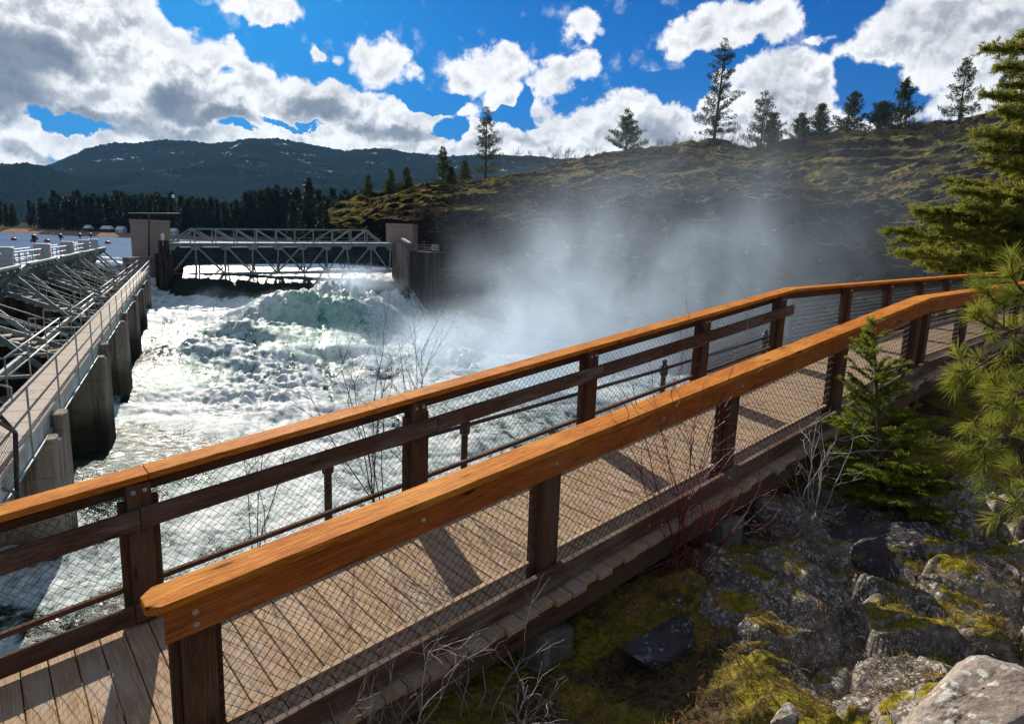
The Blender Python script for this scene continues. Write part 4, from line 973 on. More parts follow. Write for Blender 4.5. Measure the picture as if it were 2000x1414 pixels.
# ------------------------------------------------------------------ steel truss bridge over the crest
def lerp(a, b, k): return a + (b - a) * k
def truss():
    tl, tr = at(331, 479.5, 82), at(768, 479.5, 90.5); bl, br = at(331, 537, 82), at(766, 529, 90.5)
    u = unit((tr - tl) * [1, 1, 0]); n = np.array([-u[1], u[0], 0])
    root = empty('truss_bridge', lerp(bl, br, .5)); tag(root, 'grey steel truss bridge spanning between the two gatehouses over the weir', 'bridge')
    ntop = [390, 545, 690, 830, 960, 1100, 1215, 1360]; k = lambda z: ((240 + z / 2.827) - 331) / (768 - 331)
    T = lambda z: lerp(tl, tr, k(z)); Bt = lambda z: lerp(bl, br, k(z))
    mb = MB(1); mb.bar(tl, tr, .30, .34); mb.build('top_chord', M['steel'], root)
    mb = MB(1); mb.bar(bl, br, .34, .36); mb.build('bottom_chord', M['steel'], root)
    def member(a, b, w=.22, nm='brace'):
        m_ = MB(1); m_.bar(a, b, w, w * .9); m_.build(nm, M['steel'], root)
    botx = {390: 395, 545: 545, 690: 692, 830: 826, 960: 980, 1100: 1106, 1215: 1236, 1360: 1364}
    for z in ntop: member(T(z), Bt(botx[z]), .20, 'upright')
    for a, b in ((390, 265), (390, 545), (545, 692), (690, 826), (830, 980), (960, 826), (1100, 980), (1215, 1106), (1360, 1236), (1360, 1470)): member(T(a), Bt(b), .24, 'diagonal')
    member(T(262), Bt(262), .24, 'upright'); member(T(1478), Bt(1476), .24, 'upright')
    for z in ntop + [262, 1478]:
        m_ = MB(1); c = T(z) - UP * .3 - n * .14; m_.prism([c + u * -.75 + UP * .2, c + u * -.45 - UP * .30, c + u * .45 - UP * .30, c + u * .75 + UP * .2], -n * .03); m_.build('gusset', M['steel'], root)
    # second truss plane behind and floor between
    for z in ntop: member(T(z) + n * 3.4, Bt(z) + n * 3.4, .18, 'upright')
    for a, b in zip(ntop[:-1], ntop[1:]): member(T(a) + n * 3.4, Bt(b) + n * 3.4, .18, 'diagonal')
    mb = MB(1); mb.bar(bl + n * 3.4, br + n * 3.4, .3, .3); mb.bar(tl + n * 3.4, tr + n * 3.4, .3, .3); mb.build('rear_chord', M['steel'], root)
    mb = MB(1); mb.box(tl + UP * .19, tr - tl, n, UP, (0, 1), (-.35, 3.8), (0, .16)); mb.build('deck', M['girder'], root)
    # ribbed plate wall hung behind the front truss
    mb = MB(1); H = 2.15
    nrow = 9
    for r_ in range(nrow):
        h0 = -.28 - r_ * H / nrow; h1 = h0 - H / nrow * .62
        mb.add([tl + n * .55 + UP * h0, tr + n * .55 + UP * h0, tr + n * .75 + UP * h1, tl + n * .75 + UP * h1], [(0, 1, 2, 3)])
        h2 = -.28 - (r_ + 1) * H / nrow
        mb.add([tl + n * .75 + UP * h1, tr + n * .75 + UP * h1, tr + n * .55 + UP * h2, tl + n * .55 + UP * h2], [(0, 1, 2, 3)])
    mb.add([tl + n * .8 - UP * .26, tr + n * .8 - UP * .26, tr + n * .8 - UP * (H + .3), tl + n * .8 - UP * (H + .3)], [(3, 2, 1, 0)])
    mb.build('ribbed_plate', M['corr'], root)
    # pony truss parapets on the deck
    top = lambda z, f: T(z) + UP * 2.05 + n * f
    for f, nm in ((-.2, 1), (3.5, 2)):
        mb = MB(1); zs = [365, 478, 592, 703, 815, 920, 1025, 1135, 1240, 1335]
        mb.bar(top(365, f), top(1335, f), .2, .16); mb.bar(top(365, f), T(262) + UP * .4 + n * f, .18, .16); mb.bar(top(1335, f), T(1420) + UP * .4 + n * f, .18, .16)
        for z in zs: mb.bar(T(z) + UP * .35 + n * f, top(z, f), .12, .12)
        for a, b in zip(zs[:5], zs[1:6]): mb.bar(top(a, f), T(b) + UP * .4 + n * f, .11, .11)
        for a, b in zip(zs[5:-1], zs[6:]): mb.bar(T(a) + UP * .4 + n * f, top(b, f), .11, .11)
        mb.bar(T(262) + UP * .95 + n * f, T(1420) + UP * .95 + n * f, .05, .05); mb.bar(T(262) + UP * .55 + n * f, T(1420) + UP * .55 + n * f, .05, .05)
        mb.build('parapet_truss', M['steel'], root)
truss()

def right_abutment():
    root = empty('abutment_wall', at(830, 640, 92)); tag(root, 'tall dark wet concrete abutment wall below the right gatehouse in the mist', 'wall')
    a = at(800, 492, 91.0); b = at(859, 494, 92.5); u = unit((b - a) * [1, 1, 0]); n = np.array([-u[1], u[0], 0]); L = np.linalg.norm((b - a)[:2])
    mb = MB(1); mb.box(np.array([a[0], a[1], 0]), u, n, UP, (-.2, L), (0, 14), (-26, a[2])); mb.build('wall_face', M['darkpier'], root, .05)
    mb = MB(2); 
    for k in range(7): mb.box(np.array([a[0], a[1], 0]), u, n, UP, (-.2, L + .03), (-.05, -.002), (a[2] - 1.2 - k * 1.6, a[2] - 1.13 - k * 1.6))
    mb.build('form_line', M['darkpier'], root)
    mb = MB(3); a2 = a + UP * .02; railing(mb, [a2 + u * .1 + n * .2, a2 + u * (L - .1) + n * .2, a2 + u * (L - .1) + n * 4], 1.0, (.35, .68), 1.0, .035); mb.build('handrail', M['galv'], root, shade=True)
    p = empty('nose_pier', at(784, 590, 90)); tag(p, 'weathered concrete pier nose at the right end of the truss with a lamp on top', 'pier')
    c0, c1 = at(766, 470, 90.5), at(798, 478, 88.5)
    mb = MB(4); u2_ = unit((c1 - c0) * [1, 1, 0]); Lw = 1.9; o = np.array([c0[0], c0[1], 0])
    ztop = at(790, 468, 89)[2]
    mb.prism([o + np.array([0, 6, -20]), o + np.array([0, 0, -20]), o + np.array([.9, -1.6, -20]), o + np.array([1.9, -1.9, -20]), o + np.array([2.35, -1.2, -20]), o + np.array([2.35, 6, -20])], UP * (ztop + 20 - .5))
    mb.build('pier_body', M['pier'], p, .08)
    mb = MB(5); q = at(786, 466, 88.0); q2 = at(800, 474, 87.0); l = empty('floodlight', q - UP * .5); tag(l, 'tilted white floodlight fixture on top of the right pier nose', 'lamp')
    mb.bar(q - UP * .05, q2 - UP * .05, .5, .2); mb.build('light_housing', M['white'], l); mb = MB(6); c = lerp(q, q2, .5); mb.tube([c - UP * 1.2, c - UP * .1], .06, 8); mb.build('bracket', M['darkpipe'], l)
right_abutment()

# chain link gate and dark post at the near end of the walkway
def end_gate():
    a = at(12, 815, 12.3); b0 = at(36, 965, 12.6); o = empty('walkway_gate', b0); tag(o, 'dark pipe gate with wire mesh closing the near end of the dam walkway', 'gate')
    p1 = at(30, 845, 12.0); p0 = at(34, 975, 12.0); q1 = at(-40, 800, 11.0); q0 = at(-36, 960, 11.0)
    mb = MB(1); mb.tube([p0, p1], .045, 8); mb.tube([q0, q1], .045, 8); mb.tube([p1, q1], .035, 8); mb.tube([lerp(p0, p1, .1), lerp(q0, q1, .1)], .03, 8); mb.tube([at(0, 812, 11.6), p1], .04, 8); mb.build('gate_frame', M['darkpipe'], o, shade=True)
    mb = MB(1); chain_link(mb, lerp(p0, p1, .1), unit(q0 - p0), UP, np.linalg.norm(q0 - p0), np.linalg.norm(p1 - p0) * .85, .05, .004); mb.build('wire_mesh', M['wire'], o)
end_gate()

# ------------------------------------------------------------------ foliage
def m_leaf(name, c1, c2, trans=.25, rough=.6, scale=1.2):
    mt, g, out = mat(name); v = objvec(g)
    rnd = g.n('ShaderNodeAttribute', {'attribute_name': 'tone'}).outputs['Fac']
    c = g.mix(rnd, c1, c2)
    p = g.n('ShaderNodeBsdfPrincipled'); g.set(p.inputs['Base Color'], c); g.set(p.inputs['Roughness'], rough); g.set(p.inputs['Specular IOR Level'], .06)
    t = g.n('ShaderNodeBsdfTranslucent', None, Color=c)
    mx = g.n('ShaderNodeMixShader', None, i0=trans, i1=p.outputs[0], i2=t.outputs[0]); g.t.links.new(mx.outputs[0], out.inputs[0]); return mt
M['pine'] = m_leaf('pine_needles', (.030, .050, .018), (.085, .115, .035), .3)
M['farpine'] = m_leaf('far_needles', (.014, .028, .018), (.050, .072, .034), .25)
M['fir'] = m_leaf('fir_needles', (.09, .12, .022), (.36, .34, .06), .5)
M['longneedle'] = m_leaf('long_needles', (.12, .17, .022), (.40, .38, .06), .45)
M['youngfir'] = m_leaf('young_fir_needles', (.035, .075, .014), (.34, .38, .05), .5)
M['bark'] = simple('bark', (.10, .07, .05), .9, 0, .5, 8, .1)
M['darkbark'] = simple('dark_bark', (.045, .034, .028), .9, 0, .4, 5, .1)
M['redtwig'] = simple('red_twig', (.15, .018, .026), .5, 0, .35, 20)
M['greytwig'] = simple('grey_twig', (.34, .30, .28), .7, 0, .35, 20)
M['darktwig'] = simple('dark_twig', (.06, .045, .038), .7, 0, .35, 20)
M['dryblade'] = m_leaf('dry_grass', (.09, .10, .018), (.34, .27, .09), .3)
M['litter'] = m_leaf('dead_needles', (.20, .085, .035), (.38, .19, .09), .1)
M['brush'] = simple('brush_twigs', (.10, .07, .06), .9, 0, .4, 4, .1)

def cards(name, P, Dr, L, Wd, mt, parent=None, rng=None, tone=None, bend=0.0):
    """one thin leaf or needle per row: base P, direction Dr, length L, width Wd (triangles or kinked pairs)"""
    P = np.asarray(P, float); Dr = np.asarray(Dr, float); n = len(P); rng = rng or np.random.default_rng(1)
    Dr = Dr / np.maximum(np.linalg.norm(Dr, axis=1, keepdims=True), 1e-9)
    L = np.broadcast_to(np.asarray(L, float), (n,)); Wd = np.broadcast_to(np.asarray(Wd, float), (n,))
    r = rng.normal(size=(n, 3)); S = np.cross(Dr, r); S /= np.maximum(np.linalg.norm(S, axis=1, keepdims=True), 1e-9)
    a = P - S * Wd[:, None] * .25; b = P + S * Wd[:, None] * .25
    mid = P + Dr * (L * .55)[:, None]; c = mid + S * Wd[:, None] * .5; d = mid - S * Wd[:, None] * .5
    tip = P + Dr * L[:, None]; 
    if bend: tip = tip - UP * (L * bend)[:, None]
    V = np.stack([a, b, c, d, tip], 1).reshape(-1, 3); i = np.arange(n)[:, None] * 5
    F = np.concatenate([i + np.array([[0, 1, 2]]), i + np.array([[0, 2, 3]]), i + np.array([[3, 2, 4]])], 0)
    t = rng.random(n) if tone is None else np.clip(tone, 0, 1)
    return npmesh(name, V, F, mt, parent, attrs={'tone': np.repeat(t, 5)})

def conifer(name, H, base, rad, seed, leafmat, label, cat, group=None, whorl=.55, drop=.12, clump=.32, dens=14, droop=-.1, top=1.0, start=.12, shape=.9, blade=(.30, .09)):
    """trunk with limbs as one part, crown of needle clumps as the other"""
    rng = np.random.default_rng(seed); root = empty(name, base); tag(root, label, cat, group)
    base = np.asarray(base, float); lean = np.array([rng.normal() * .02, rng.normal() * .02, 1.0])
    mb = MB(seed); mb.tube([base - UP * .4, base + lean * H * .5, base + lean * H], [H * .016 + .04, H * .010 + .02, .012], 6)
    C_, Dn = [], []; z = H * start
    while z < H * .985:
        k = (z / H - start) / (1 - start); R_ = rad * ((1 - k) ** shape) * rng.uniform(.62, 1.12) + .10 * top * (1 - k * .4)
        nb = int(rng.integers(4, 7)); a0 = rng.uniform(0, 6.28)
        for b in range(nb):
            if rng.random() < drop: continue
            an = a0 + b * 6.283 / nb + rng.normal() * .25; Lb = R_ * rng.uniform(.6, 1.15)
            el = droop + .55 * k + rng.normal() * .12
            d = np.array([math.cos(an) * math.cos(el), math.sin(an) * math.cos(el), math.sin(el)])
            p0 = base + lean * (z + rng.normal() * .08 * H * .03); tipc = p0 + d * Lb + UP * Lb * .16
            if Lb > .25: mb.tube([p0, p0 + d * Lb * .55, tipc], [.012 + Lb * .012, .010 + Lb * .006, .006], 3, False)
            ncl = max(1, int(Lb / (clump * .75)))
            for q in range(ncl):
                f = 1 - (q / ncl) * rng.uniform(.75, .95)
                c = p0 + (tipc - p0) * f + rng.normal(size=3) * clump * .28
                C_.append(c); Dn.append(d)
        z += whorl * rng.uniform(.7, 1.3) * (1.0 - .45 * k)
    C_.append(base + lean * H); Dn.append(UP)
    C_ = np.repeat(np.array(C_), dens, 0); Dn = np.repeat(np.array(Dn), dens, 0); n = len(C_)
    off = rng.normal(size=(n, 3)); off /= np.linalg.norm(off, axis=1, keepdims=True); rr = rng.random((n, 1)) ** .5 * clump
    dirs = off * .9 + Dn * .5 + UP * .25
    tone = np.repeat(rng.random(n // dens), dens) * .6 + rng.random(n) * .4
    mb.build('trunk', M['darkbark'], root, shade=True)
    cards('crown', C_ + off * rr * .6, dirs, blade[0] * rng.uniform(.6, 1.2, n), blade[1], leafmat, root, rng, tone)
    return root
def place_copy(src, loc, s=1.0, rz=0.0, label=None):
    c = copy_tree(src); c.location = tuple(map(float, loc)); c.rotation_euler = (0, 0, rz); c.scale = (s, s, s)
    if label: c['label'] = label
    return c

# pines along the skyline of the hill: photo column, foot, top, distance, half width in photo pixels, build
GH = 'pines standing on the hill'
HPINES = [(948, 347, 222, 133, 34, 'tall dark pine on the left slope of the hill, tallest left of the mist', 2.0), (864, 366, 292, 136, 22, 'dense dark fir on the left end of the hill', 1.2), (880, 372, 330, 130, 14, 'small pale green young pine beside the dense fir on the hill', 1.0),
          (908, 352, 316, 140, 14, 'short dark pine just left of the tall pine on the slope', 1.0), (1222, 298, 222, 128, 36, 'broad bushy pine alone on the middle of the ridge', 1.4), (1393, 281, 100, 124, 42, 'tallest open pine on the ridge with bare sky through its crown', 3.2),
          (1485, 292, 190, 122, 34, 'narrow pine just right of the tallest pine on the ridge', 1.5), (1505, 298, 228, 118, 30, 'low yellowish pine in front of the narrow pine', 1.2), (1560, 274, 226, 120, 20, 'smallest grey pine on the ridge, right of the yellowish one', 1.1), (1600, 268, 210, 118, 28, 'lopsided young pine near the middle of the right ridge', 1.3),
          (1660, 258, 188, 117, 28, 'round topped dark pine on the right ridge', 1.3), (1715, 262, 206, 114, 34, 'low wide pine left of its taller neighbour on the right ridge', 1.2), (1755, 262, 166, 113, 38, 'wide twin topped pine on the right ridge', 1.6),
          (1873, 236, 126, 110, 30, 'hazy blue leaning pine near the big fir at the right', 1.9), (1960, 226, 120, 108, 30, 'hazy pine half hidden behind the big fir bough', 1.9), (762, 388, 334, 150, 17, 'olive young pine on the lower left hill end', 1.0), (722, 402, 346, 155, 18, 'yellow green pine at the foot of the hill by the treeline', 1.0), (795, 384, 330, 145, 18, 'bushy olive pine between the hill end and the dense fir', 1.0)]
for i, (px, foot, top, Y, hw, lab, wh) in enumerate(HPINES):
    b = at(px, foot + 4, Y); H = (foot - top) * Y / 1264.0 * 1.02; rad = hw * 1.2 * Y / 1264.0
    tall = H > 9
    conifer('pine_tree', H, b, rad, 300 + i, M['pine'], lab, 'tree', GH, whorl=H * .052 + .1, drop=.30 if tall else .2, clump=.40 if tall else .36, dens=15, droop=.05 if tall else .2, start=.10 if tall else .05, shape=.62 if px in (1393,) else .8, blade=(.36, .10))

# far shore: rows of dark conifers, three builds copied
def far_trees():
    rng = np.random.default_rng(8); srcs = []
    labs = ['dark narrow conifer in the treeline on the far lake shore', 'dark broad conifer in the treeline on the far lake shore', 'thin pointed conifer in the treeline on the far lake shore']
    for k in range(3):
        srcs.append(conifer('shore_conifer', 20, np.array([0, 0, 0.]), (2.9, 3.8, 2.3)[k], 500 + k, M['farpine'], labs[k], 'tree', 'conifers along the far lake shore', whorl=.95, drop=.08, clump=1.0, dens=9, droop=-.15, start=.06, shape=.85, blade=(1.3, .55)))
    first = [True] * 3; n = 0
    for row, (Y, zb) in enumerate(((418, -.6), (446, .3), (486, 1.2))):
        px = -40.0
        while px < 735:
            step = rng.uniform(6, 13) if row == 0 else rng.uniform(8, 15)
            px += step
            if row == 0 and (190 < px < 250 and rng.random() < .6): continue
            if px < 70 and rng.random() < .55: continue
            k = int(rng.integers(0, 3)); hpx = rng.uniform(46, 68) if px < 480 else rng.uniform(62, 88)
            if px < 100: hpx *= .75
            s = hpx * Y / 1264.0 / 20.0; p = at(px, 400, Y + rng.uniform(-8, 8)); p[2] = zb
            if first[k]:
                first[k] = False; o = srcs[k]; o.location = tuple(p); o.scale = (s, s, s)
            else: o = place_copy(srcs[k], p, s, rng.uniform(0, 6.28))
            n += 1
    for px, top, foot, Y, lab in ((602, 332, 452, 300, 'tallest dark conifer standing in front of the far treeline'), (640, 370, 455, 300, 'second tall conifer right of the tallest one by the lake'), (575, 372, 452, 310, 'tall conifer just left of the tallest one by the lake'), (680, 378, 450, 290, 'dark conifer near the hill end by the lake')):
        p = at(px, foot, Y); H = (foot - top) * Y / 1264.0; p[2] = -3.5
        conifer('conifer', H, p, H * .17, 540 + px, M['farpine'], lab, 'tree', None, whorl=1.1, drop=.08, clump=1.0, dens=12, droop=-.1, start=.06, shape=.8, blade=(1.2, .5))
far_trees()

# houses, buoys and boathouses across the lake
def far_bits():
    for i, (px, py, w, lab) in enumerate(((205, 447, 16, 'small house with a snowy roof among the far shore trees, largest of them'), (232, 447, 12, 'tiny white walled cabin right of the snowy roofed house across the lake'), (168, 450, 8, 'far cabin at the left of the snowy roofed house across the lake'), (336, 443, 9, 'far cabin glimpsed over the truss by the antenna mast'))):
        Y = 405.0; c = at(px, py, Y); wd = w * Y / 1264.0; o = empty('cabin', np.array([c[0], c[1], -1.8])); tag(o, lab, 'house')
        mb = MB(i); b = np.array([c[0], c[1], -2.4]); mb.box(b, (1, 0, 0), (0, 1, 0), UP, (-wd / 2, wd / 2), (0, 5), (0, 2.6)); mb.build('wall', M['darkwood'] if i % 2 == 0 else M['white'], o)
        mb = MB(i); mb.prism([b + UP * 2.6 + np.array([-wd / 2 - .4, -.6, 0]), b + UP * 2.6 + np.array([-wd / 2 - .4, 5.6, 0]), b + UP * 4.6 + np.array([-wd / 2 - .4, 2.5, 0])], np.array([wd + .8, 0, 0])); mb.build('roof', M['white'], o)
        mb = MB(i); mb.box(b, (1, 0, 0), (0, 1, 0), UP, (-wd * .3, -wd * .1), (-.06, -.01), (.8, 1.9)); mb.build('window', M['black'], o)
    for i, (px, py, Y) in enumerate(((27, 469, 200), (65, 471, 190), (92, 471, 192), (210, 471, 200))):
        d = at(px, py, 1.0); p = d * (LAKE / d[2]) if d[2] < -.001 else d * Y
        p = d * Y; o = empty('buoy', np.array([p[0], p[1], LAKE])); tag(o, 'red float buoy on the lake, ' + ['leftmost of the row', 'second of the row from the left', 'third of the row from the left', 'nearest the gatehouse'][i], 'buoy', 'red buoys on the lake')
        r = .75; mb = MB(1); mb.lathe((p[0], p[1], LAKE - .2), [(r * .7, 0), (r, .25), (r, .7), (r * .8, .95), (r * .3, 1.05)], 12); mb.build('float', M['red'], o, shade=True)
        mb = MB(1); mb.tube([(p[0], p[1], LAKE + .84), (p[0], p[1], LAKE + 1.25)], .08, 6); mb.build('lifting_eye', M['black'], o)
far_bits()

# bare brush on the hill: a mass of thin twigs nobody could count
def hill_brush():
    rng = np.random.default_rng(21); P, Dr, L = [], [], []
    spots = [(1040, 318, 132, 40), (1120, 306, 131, 30), (1340, 285, 126, 60), (1440, 282, 122, 70), (1560, 290, 112, 90), (1500, 330, 104, 60), (1640, 290, 110, 90), (1820, 250, 112, 80), (1900, 262, 104, 80), (1620, 340, 92, 40), (960, 400, 112, 60), (1100, 385, 100, 90), (1250, 375, 95, 90), (850, 420, 110, 50), (1420, 370, 88, 80), (1700, 400, 76, 70), (1480, 262, 124, 30)]
    for px, py, Y, n in spots:
        for k in range(n):
            c = at(px + rng.normal() * 42, py + rng.normal() * 7, Y + rng.normal() * 3)
            m_ = int(rng.integers(8, 16)); h = rng.uniform(.7, 1.7)
            for q in range(m_):
                P.append(c + rng.normal(size=3) * [.25, .25, .15] - UP * .2); Dr.append([rng.normal() * .35, rng.normal() * .35, 1]); L.append(h * rng.uniform(.6, 1.2))
    o = cards('brush', P, Dr, np.array(L), .045, M['brushleaf'], None, rng); tag(o, kind='stuff', label='bare brown brush in patches over the hill across the gorge', cat='brush')
M['brushleaf'] = m_leaf('brush_stems', (.055, .035, .030), (.15, .10, .085), .1)
hill_brush()

# ------------------------------------------------------------------ spray rising out of the gorge
def mist():
    mt, g, out = mat('spray_mist'); v = objvec(g)
    ells = [(at(985, 720, 55), (7.5, 13, 5.5), .15), (at(1090, 655, 50), (10, 13, 8.0), .034), (at(1260, 565, 52), (14, 15, 9.0), .021), (at(700, 572, 73), (4, 5, 1.9), .13), (at(560, 600, 66), (6, 5, 1.5), .05), (at(850, 680, 66), (5, 8, 3.0), .14), (at(640, 705, 51), (6, 6, 1.7), .06), (at(395, 583, 75), (5, 4, 1.2), .07), (at(1430, 500, 56), (22, 18, 10.5), .0060), (at(1650, 350, 78), (40, 24, 11), .0010)]
    tot = None
    wv = g.vmath('SCALE', g.vmath('SUBTRACT', g.n('ShaderNodeTexNoise', None, Vector=v, Scale=.09, Detail=4.0, Roughness=.6).outputs['Color'], (.5, .5, .5)), 9.0)
    vw = g.vmath('ADD', v, wv)
    for c, r, k in ells:
        q = g.vmath('DIVIDE', g.vmath('SUBTRACT', vw, tuple(map(float, c))), tuple(map(float, r)))
        d = g.vmath('LENGTH', q); e = g.mul(g.ramp(d, 1.35, .1), k); tot = e if tot is None else g.add(tot, e)
    n = g.noise(g.vmath('MULTIPLY', vw, (.15, .14, .115)), 1.0, 5, .62)
    den = g.mul(tot, g.ramp(n, .38, .68, .05, 2.1))
    pv = g.n('ShaderNodeVolumePrincipled'); g.set(pv.inputs['Color'], (.70, .84, 1.0)); g.set(pv.inputs['Density'], den); g.set(pv.inputs['Anisotropy'], .35)
    g.t.links.new(pv.outputs[0], out.inputs['Volume'])
    mb = MB(1); mb.box((0, 0, 0), (1, 0, 0), (0, 1, 0), UP, (-36, 70), (22, 110), (-20, 17))
    o = mb.build('mist', mt); tag(o, 'pale spray mist drifting out of the gorge in front of the dark hill', 'mist', kind='stuff')
mist()

# ------------------------------------------------------------------ rocks of the near bank
def rock(px, py, Y, size, yaw, seed, mt, label, lift=0.0, planes=16, tilt=(0, 0), name='boulder'):
    rng = np.random.default_rng(seed); c = at(px, py, Y); gz = ground_z([c[0]], [c[1]])[0]
    nu, nv = 120, 80
    th = np.linspace(0, 2 * math.pi, nu, endpoint=False); ph = np.linspace(.02, math.pi - .02, nv)
    TH, PH = np.meshgrid(th, ph); d = np.stack([np.cos(TH) * np.sin(PH), np.sin(TH) * np.sin(PH), np.cos(PH)], -1).reshape(-1, 3)
    nrm = rng.normal(size=(planes, 3)); nrm /= np.linalg.norm(nrm, axis=1, keepdims=True); dist = rng.uniform(.62, 1.0, planes)
    r = np.full(len(d), 1.25)
    for q, k in zip(nrm, dist):
        dt = d @ q; rr = np.where(dt > .05, k / np.maximum(dt, .05), 9); r = np.minimum(r, rr)
    r = r + .05 * fbm(d * 3 + seed, 5, seed, .6, 'ridge') + .035 * fbm(d * 9 + seed, 4, seed + 3, .6)
    v = d * r[:, None] * np.array(size) / 2
    ca, sa = math.cos(yaw), math.sin(yaw)
    v = v @ np.array([[1, 0, math.tan(tilt[0])], [0, 1, math.tan(tilt[1])], [0, 0, 1]])
    v = np.stack([v[:, 0] * ca - v[:, 1] * sa, v[:, 0] * sa + v[:, 1] * ca, v[:, 2]], 1)
    i = np.arange(nv - 1)[:, None] * nu + np.arange(nu)[None, :]; j = np.arange(nv - 1)[:, None] * nu + (np.arange(nu)[None, :] + 1) % nu
    F = np.stack([i, i + nu, j + nu, j], -1).reshape(-1, 4)
    v += np.array([c[0], c[1], gz + lift])
    o = npmesh(name, v, F, mt, shade=True)
    tag(o, label, 'rock'); return o
for a in [(1900, 1452, 2.55, (.80, .50, .52), .12, 7, M['palerock'], 'pale tan angular boulder with lichen rings in the bottom corner', .10),
          (1785, 1052, 5.5, (1.25, .75, .36), -.1, 13, M['darkrock'], 'smooth dark domed rock behind the mossy slab', .02),
          (1700, 1128, 4.75, (.40, .34, .36), .7, 14, M['darkrock'], 'dark sharp edged block wedged in the crack of the outcrop', .08),
          (1540, 1398, 3.25, (.20, .18, .14), .5, 18, M['palerock'], 'small pale stone in the moss at the bottom of the photo', .02),
          (1300, 1290, 4.3, (.8, .5, .34), .5, 19, M['darkrock'], 'dark shaded rock under the dogwood twigs', -.04)]:
    rock(*a)

def ground_cover():
    rng = np.random.default_rng(31)
    # grass in tufts
    P, Dr, L, T = [], [], [], []
    for k in range(900):
        px, py = rng.uniform(1050, 2000), rng.uniform(980, 1414)
        Y = np.interp(py, [980, 1100, 1250, 1414], [6.6, 5.0, 3.9, 2.9]) * rng.uniform(.9, 1.1); c = at(px, py, Y)
        nb = int(rng.integers(6, 16)); t0 = rng.random()
        for q in range(nb):
            p = c + rng.normal(size=3) * .035; P.append(p); Dr.append([rng.normal() * .6, rng.normal() * .6, .75]); L.append(rng.uniform(.04, .12)); T.append(t0 * .6 + rng.random() * .4)
    P = np.array(P); P[:, 2] = ground_z(P[:, 0], P[:, 1]) - .01
    tag(cards('grass', P, Dr, np.array(L), .005, M['dryblade'], None, rng, np.array(T), .25), 'short olive and straw coloured grass in the moss of the near bank', 'grass', kind='stuff')
    n = 1500; px = rng.uniform(1000, 2000, n); py = rng.uniform(1000, 1414, n); Y = np.interp(py, [980, 1100, 1250, 1414], [6.4, 5.0, 3.9, 2.9])
    P = np.array([at(a, b, c) for a, b, c in zip(px, py, Y)]); P[:, 2] = ground_z(P[:, 0], P[:, 1]) + .012
    a = rng.uniform(0, 6.28, n); Dr = np.stack([np.cos(a), np.sin(a), rng.normal(size=n) * .15], 1)
    tag(cards('needle_litter', P, Dr, rng.uniform(.06, .13, n), .006, M['litter'], None, rng), 'dead brown pine needles scattered over the near bank', 'needles', kind='stuff')
ground_cover()

# ------------------------------------------------------------------ shrubs of bare twigs
def grow(mb, p, d, L, r, depth, rng, curl=.25, branch=3, up=.15, seg=5, shrink=.55):
    pts = [np.array(p, float)]; d = unit(d)
    for k in range(seg):
        d = unit(d + rng.normal(size=3) * curl * .35 + UP * up * .2); pts.append(pts[-1] + d * L / seg)
    mb.tube(pts, list(np.linspace(r, r * .5, seg + 1)), 4 if r > .004 else 3, False)
    if depth > 0:
        for b in range(branch):
            k = int(rng.integers(1, seg + 1)); dd = unit(pts[min(k + 1, seg)] - pts[max(0, k - 1)])
            side = rng.normal(size=3); side = unit(side - dd * (side @ dd)); nd = unit(dd + side * rng.uniform(.45, 1.0))
            grow(mb, pts[k], nd, L * shrink * rng.uniform(.6, 1.1), r * .55, depth - 1, rng, curl, branch, up, max(3, seg - 1), shrink)
def shrub(name, root, stems, mt, label, seed, r=.008, curl=.3, branch=3, depth=2, up=.2, shrink=.5):
    """stems: (direction, length) pairs"""
    rng = np.random.default_rng(seed); mb = MB(seed)
    for d, L in stems: grow(mb, np.array(root) + rng.normal(size=3) * [.05, .05, .01], d, L, r * rng.uniform(.7, 1.2), depth, rng, curl, branch, up, 6, shrink)
    o = mb.build(name, mt, None, shade=True); tag(o, label, 'shrub'); return o
def gpt(px, py, Y, dz=-.03):
    c = at(px, py, Y); c[2] = ground_z([c[0]], [c[1]])[0] + dz; return c
def stems_to(root, targets, rng, n=1):
    out = []
    for px, py, Y in targets:
        v = at(px, py, Y) - root; out.append((v, np.linalg.norm(v)))
    return out
rng0 = np.random.default_rng(3)
rt = gpt(1345, 1040, 5.0)
shrub('dogwood_shrub', rt, stems_to(rt, [(1295, 745, 4.85), (1330, 770, 4.8), (1375, 735, 4.95), (1410, 760, 5.0), (1440, 790, 5.1), (1460, 880, 5.0), (1290, 880, 4.7), (1245, 1010, 4.5), (1395, 820, 4.9), (1350, 800, 4.85), (1480, 960, 5.1), (1425, 700, 5.05), (1440, 860, 5.0), (1425, 780, 4.95), (1400, 900, 4.9), (1455, 740, 5.0), (1310, 820, 4.8), (1500, 860, 5.1)], rng0), M['redtwig'], 'red stemmed bare dogwood shrub in front of the handrail', 61, .0048, .38, 5, 2, .25, .36)
rt = gpt(1335, 1010, 4.8) + UP * .35
shrub('drooping_branch', rt, stems_to(rt, [(1350, 1160, 4.5), (1365, 1215, 4.4), (1300, 1130, 4.5), (1255, 1105, 4.4)], rng0), M['redtwig'], 'drooping red twigs hanging below the deck edge', 62, .006, .4, 4, 2, -.2, .4)
rt = gpt(1590, 1010, 5.7)
shrub('bare_shrub', rt, stems_to(rt, [(1570, 850, 5.6), (1620, 800, 5.8), (1535, 880, 5.5), (1650, 870, 5.9), (1580, 780, 5.8), (1500, 900, 5.4)], rng0), M['greytwig'], 'pale grey twiggy shrub by the deck edge left of the young fir', 63, .007, .55, 4, 2, .1, .45)
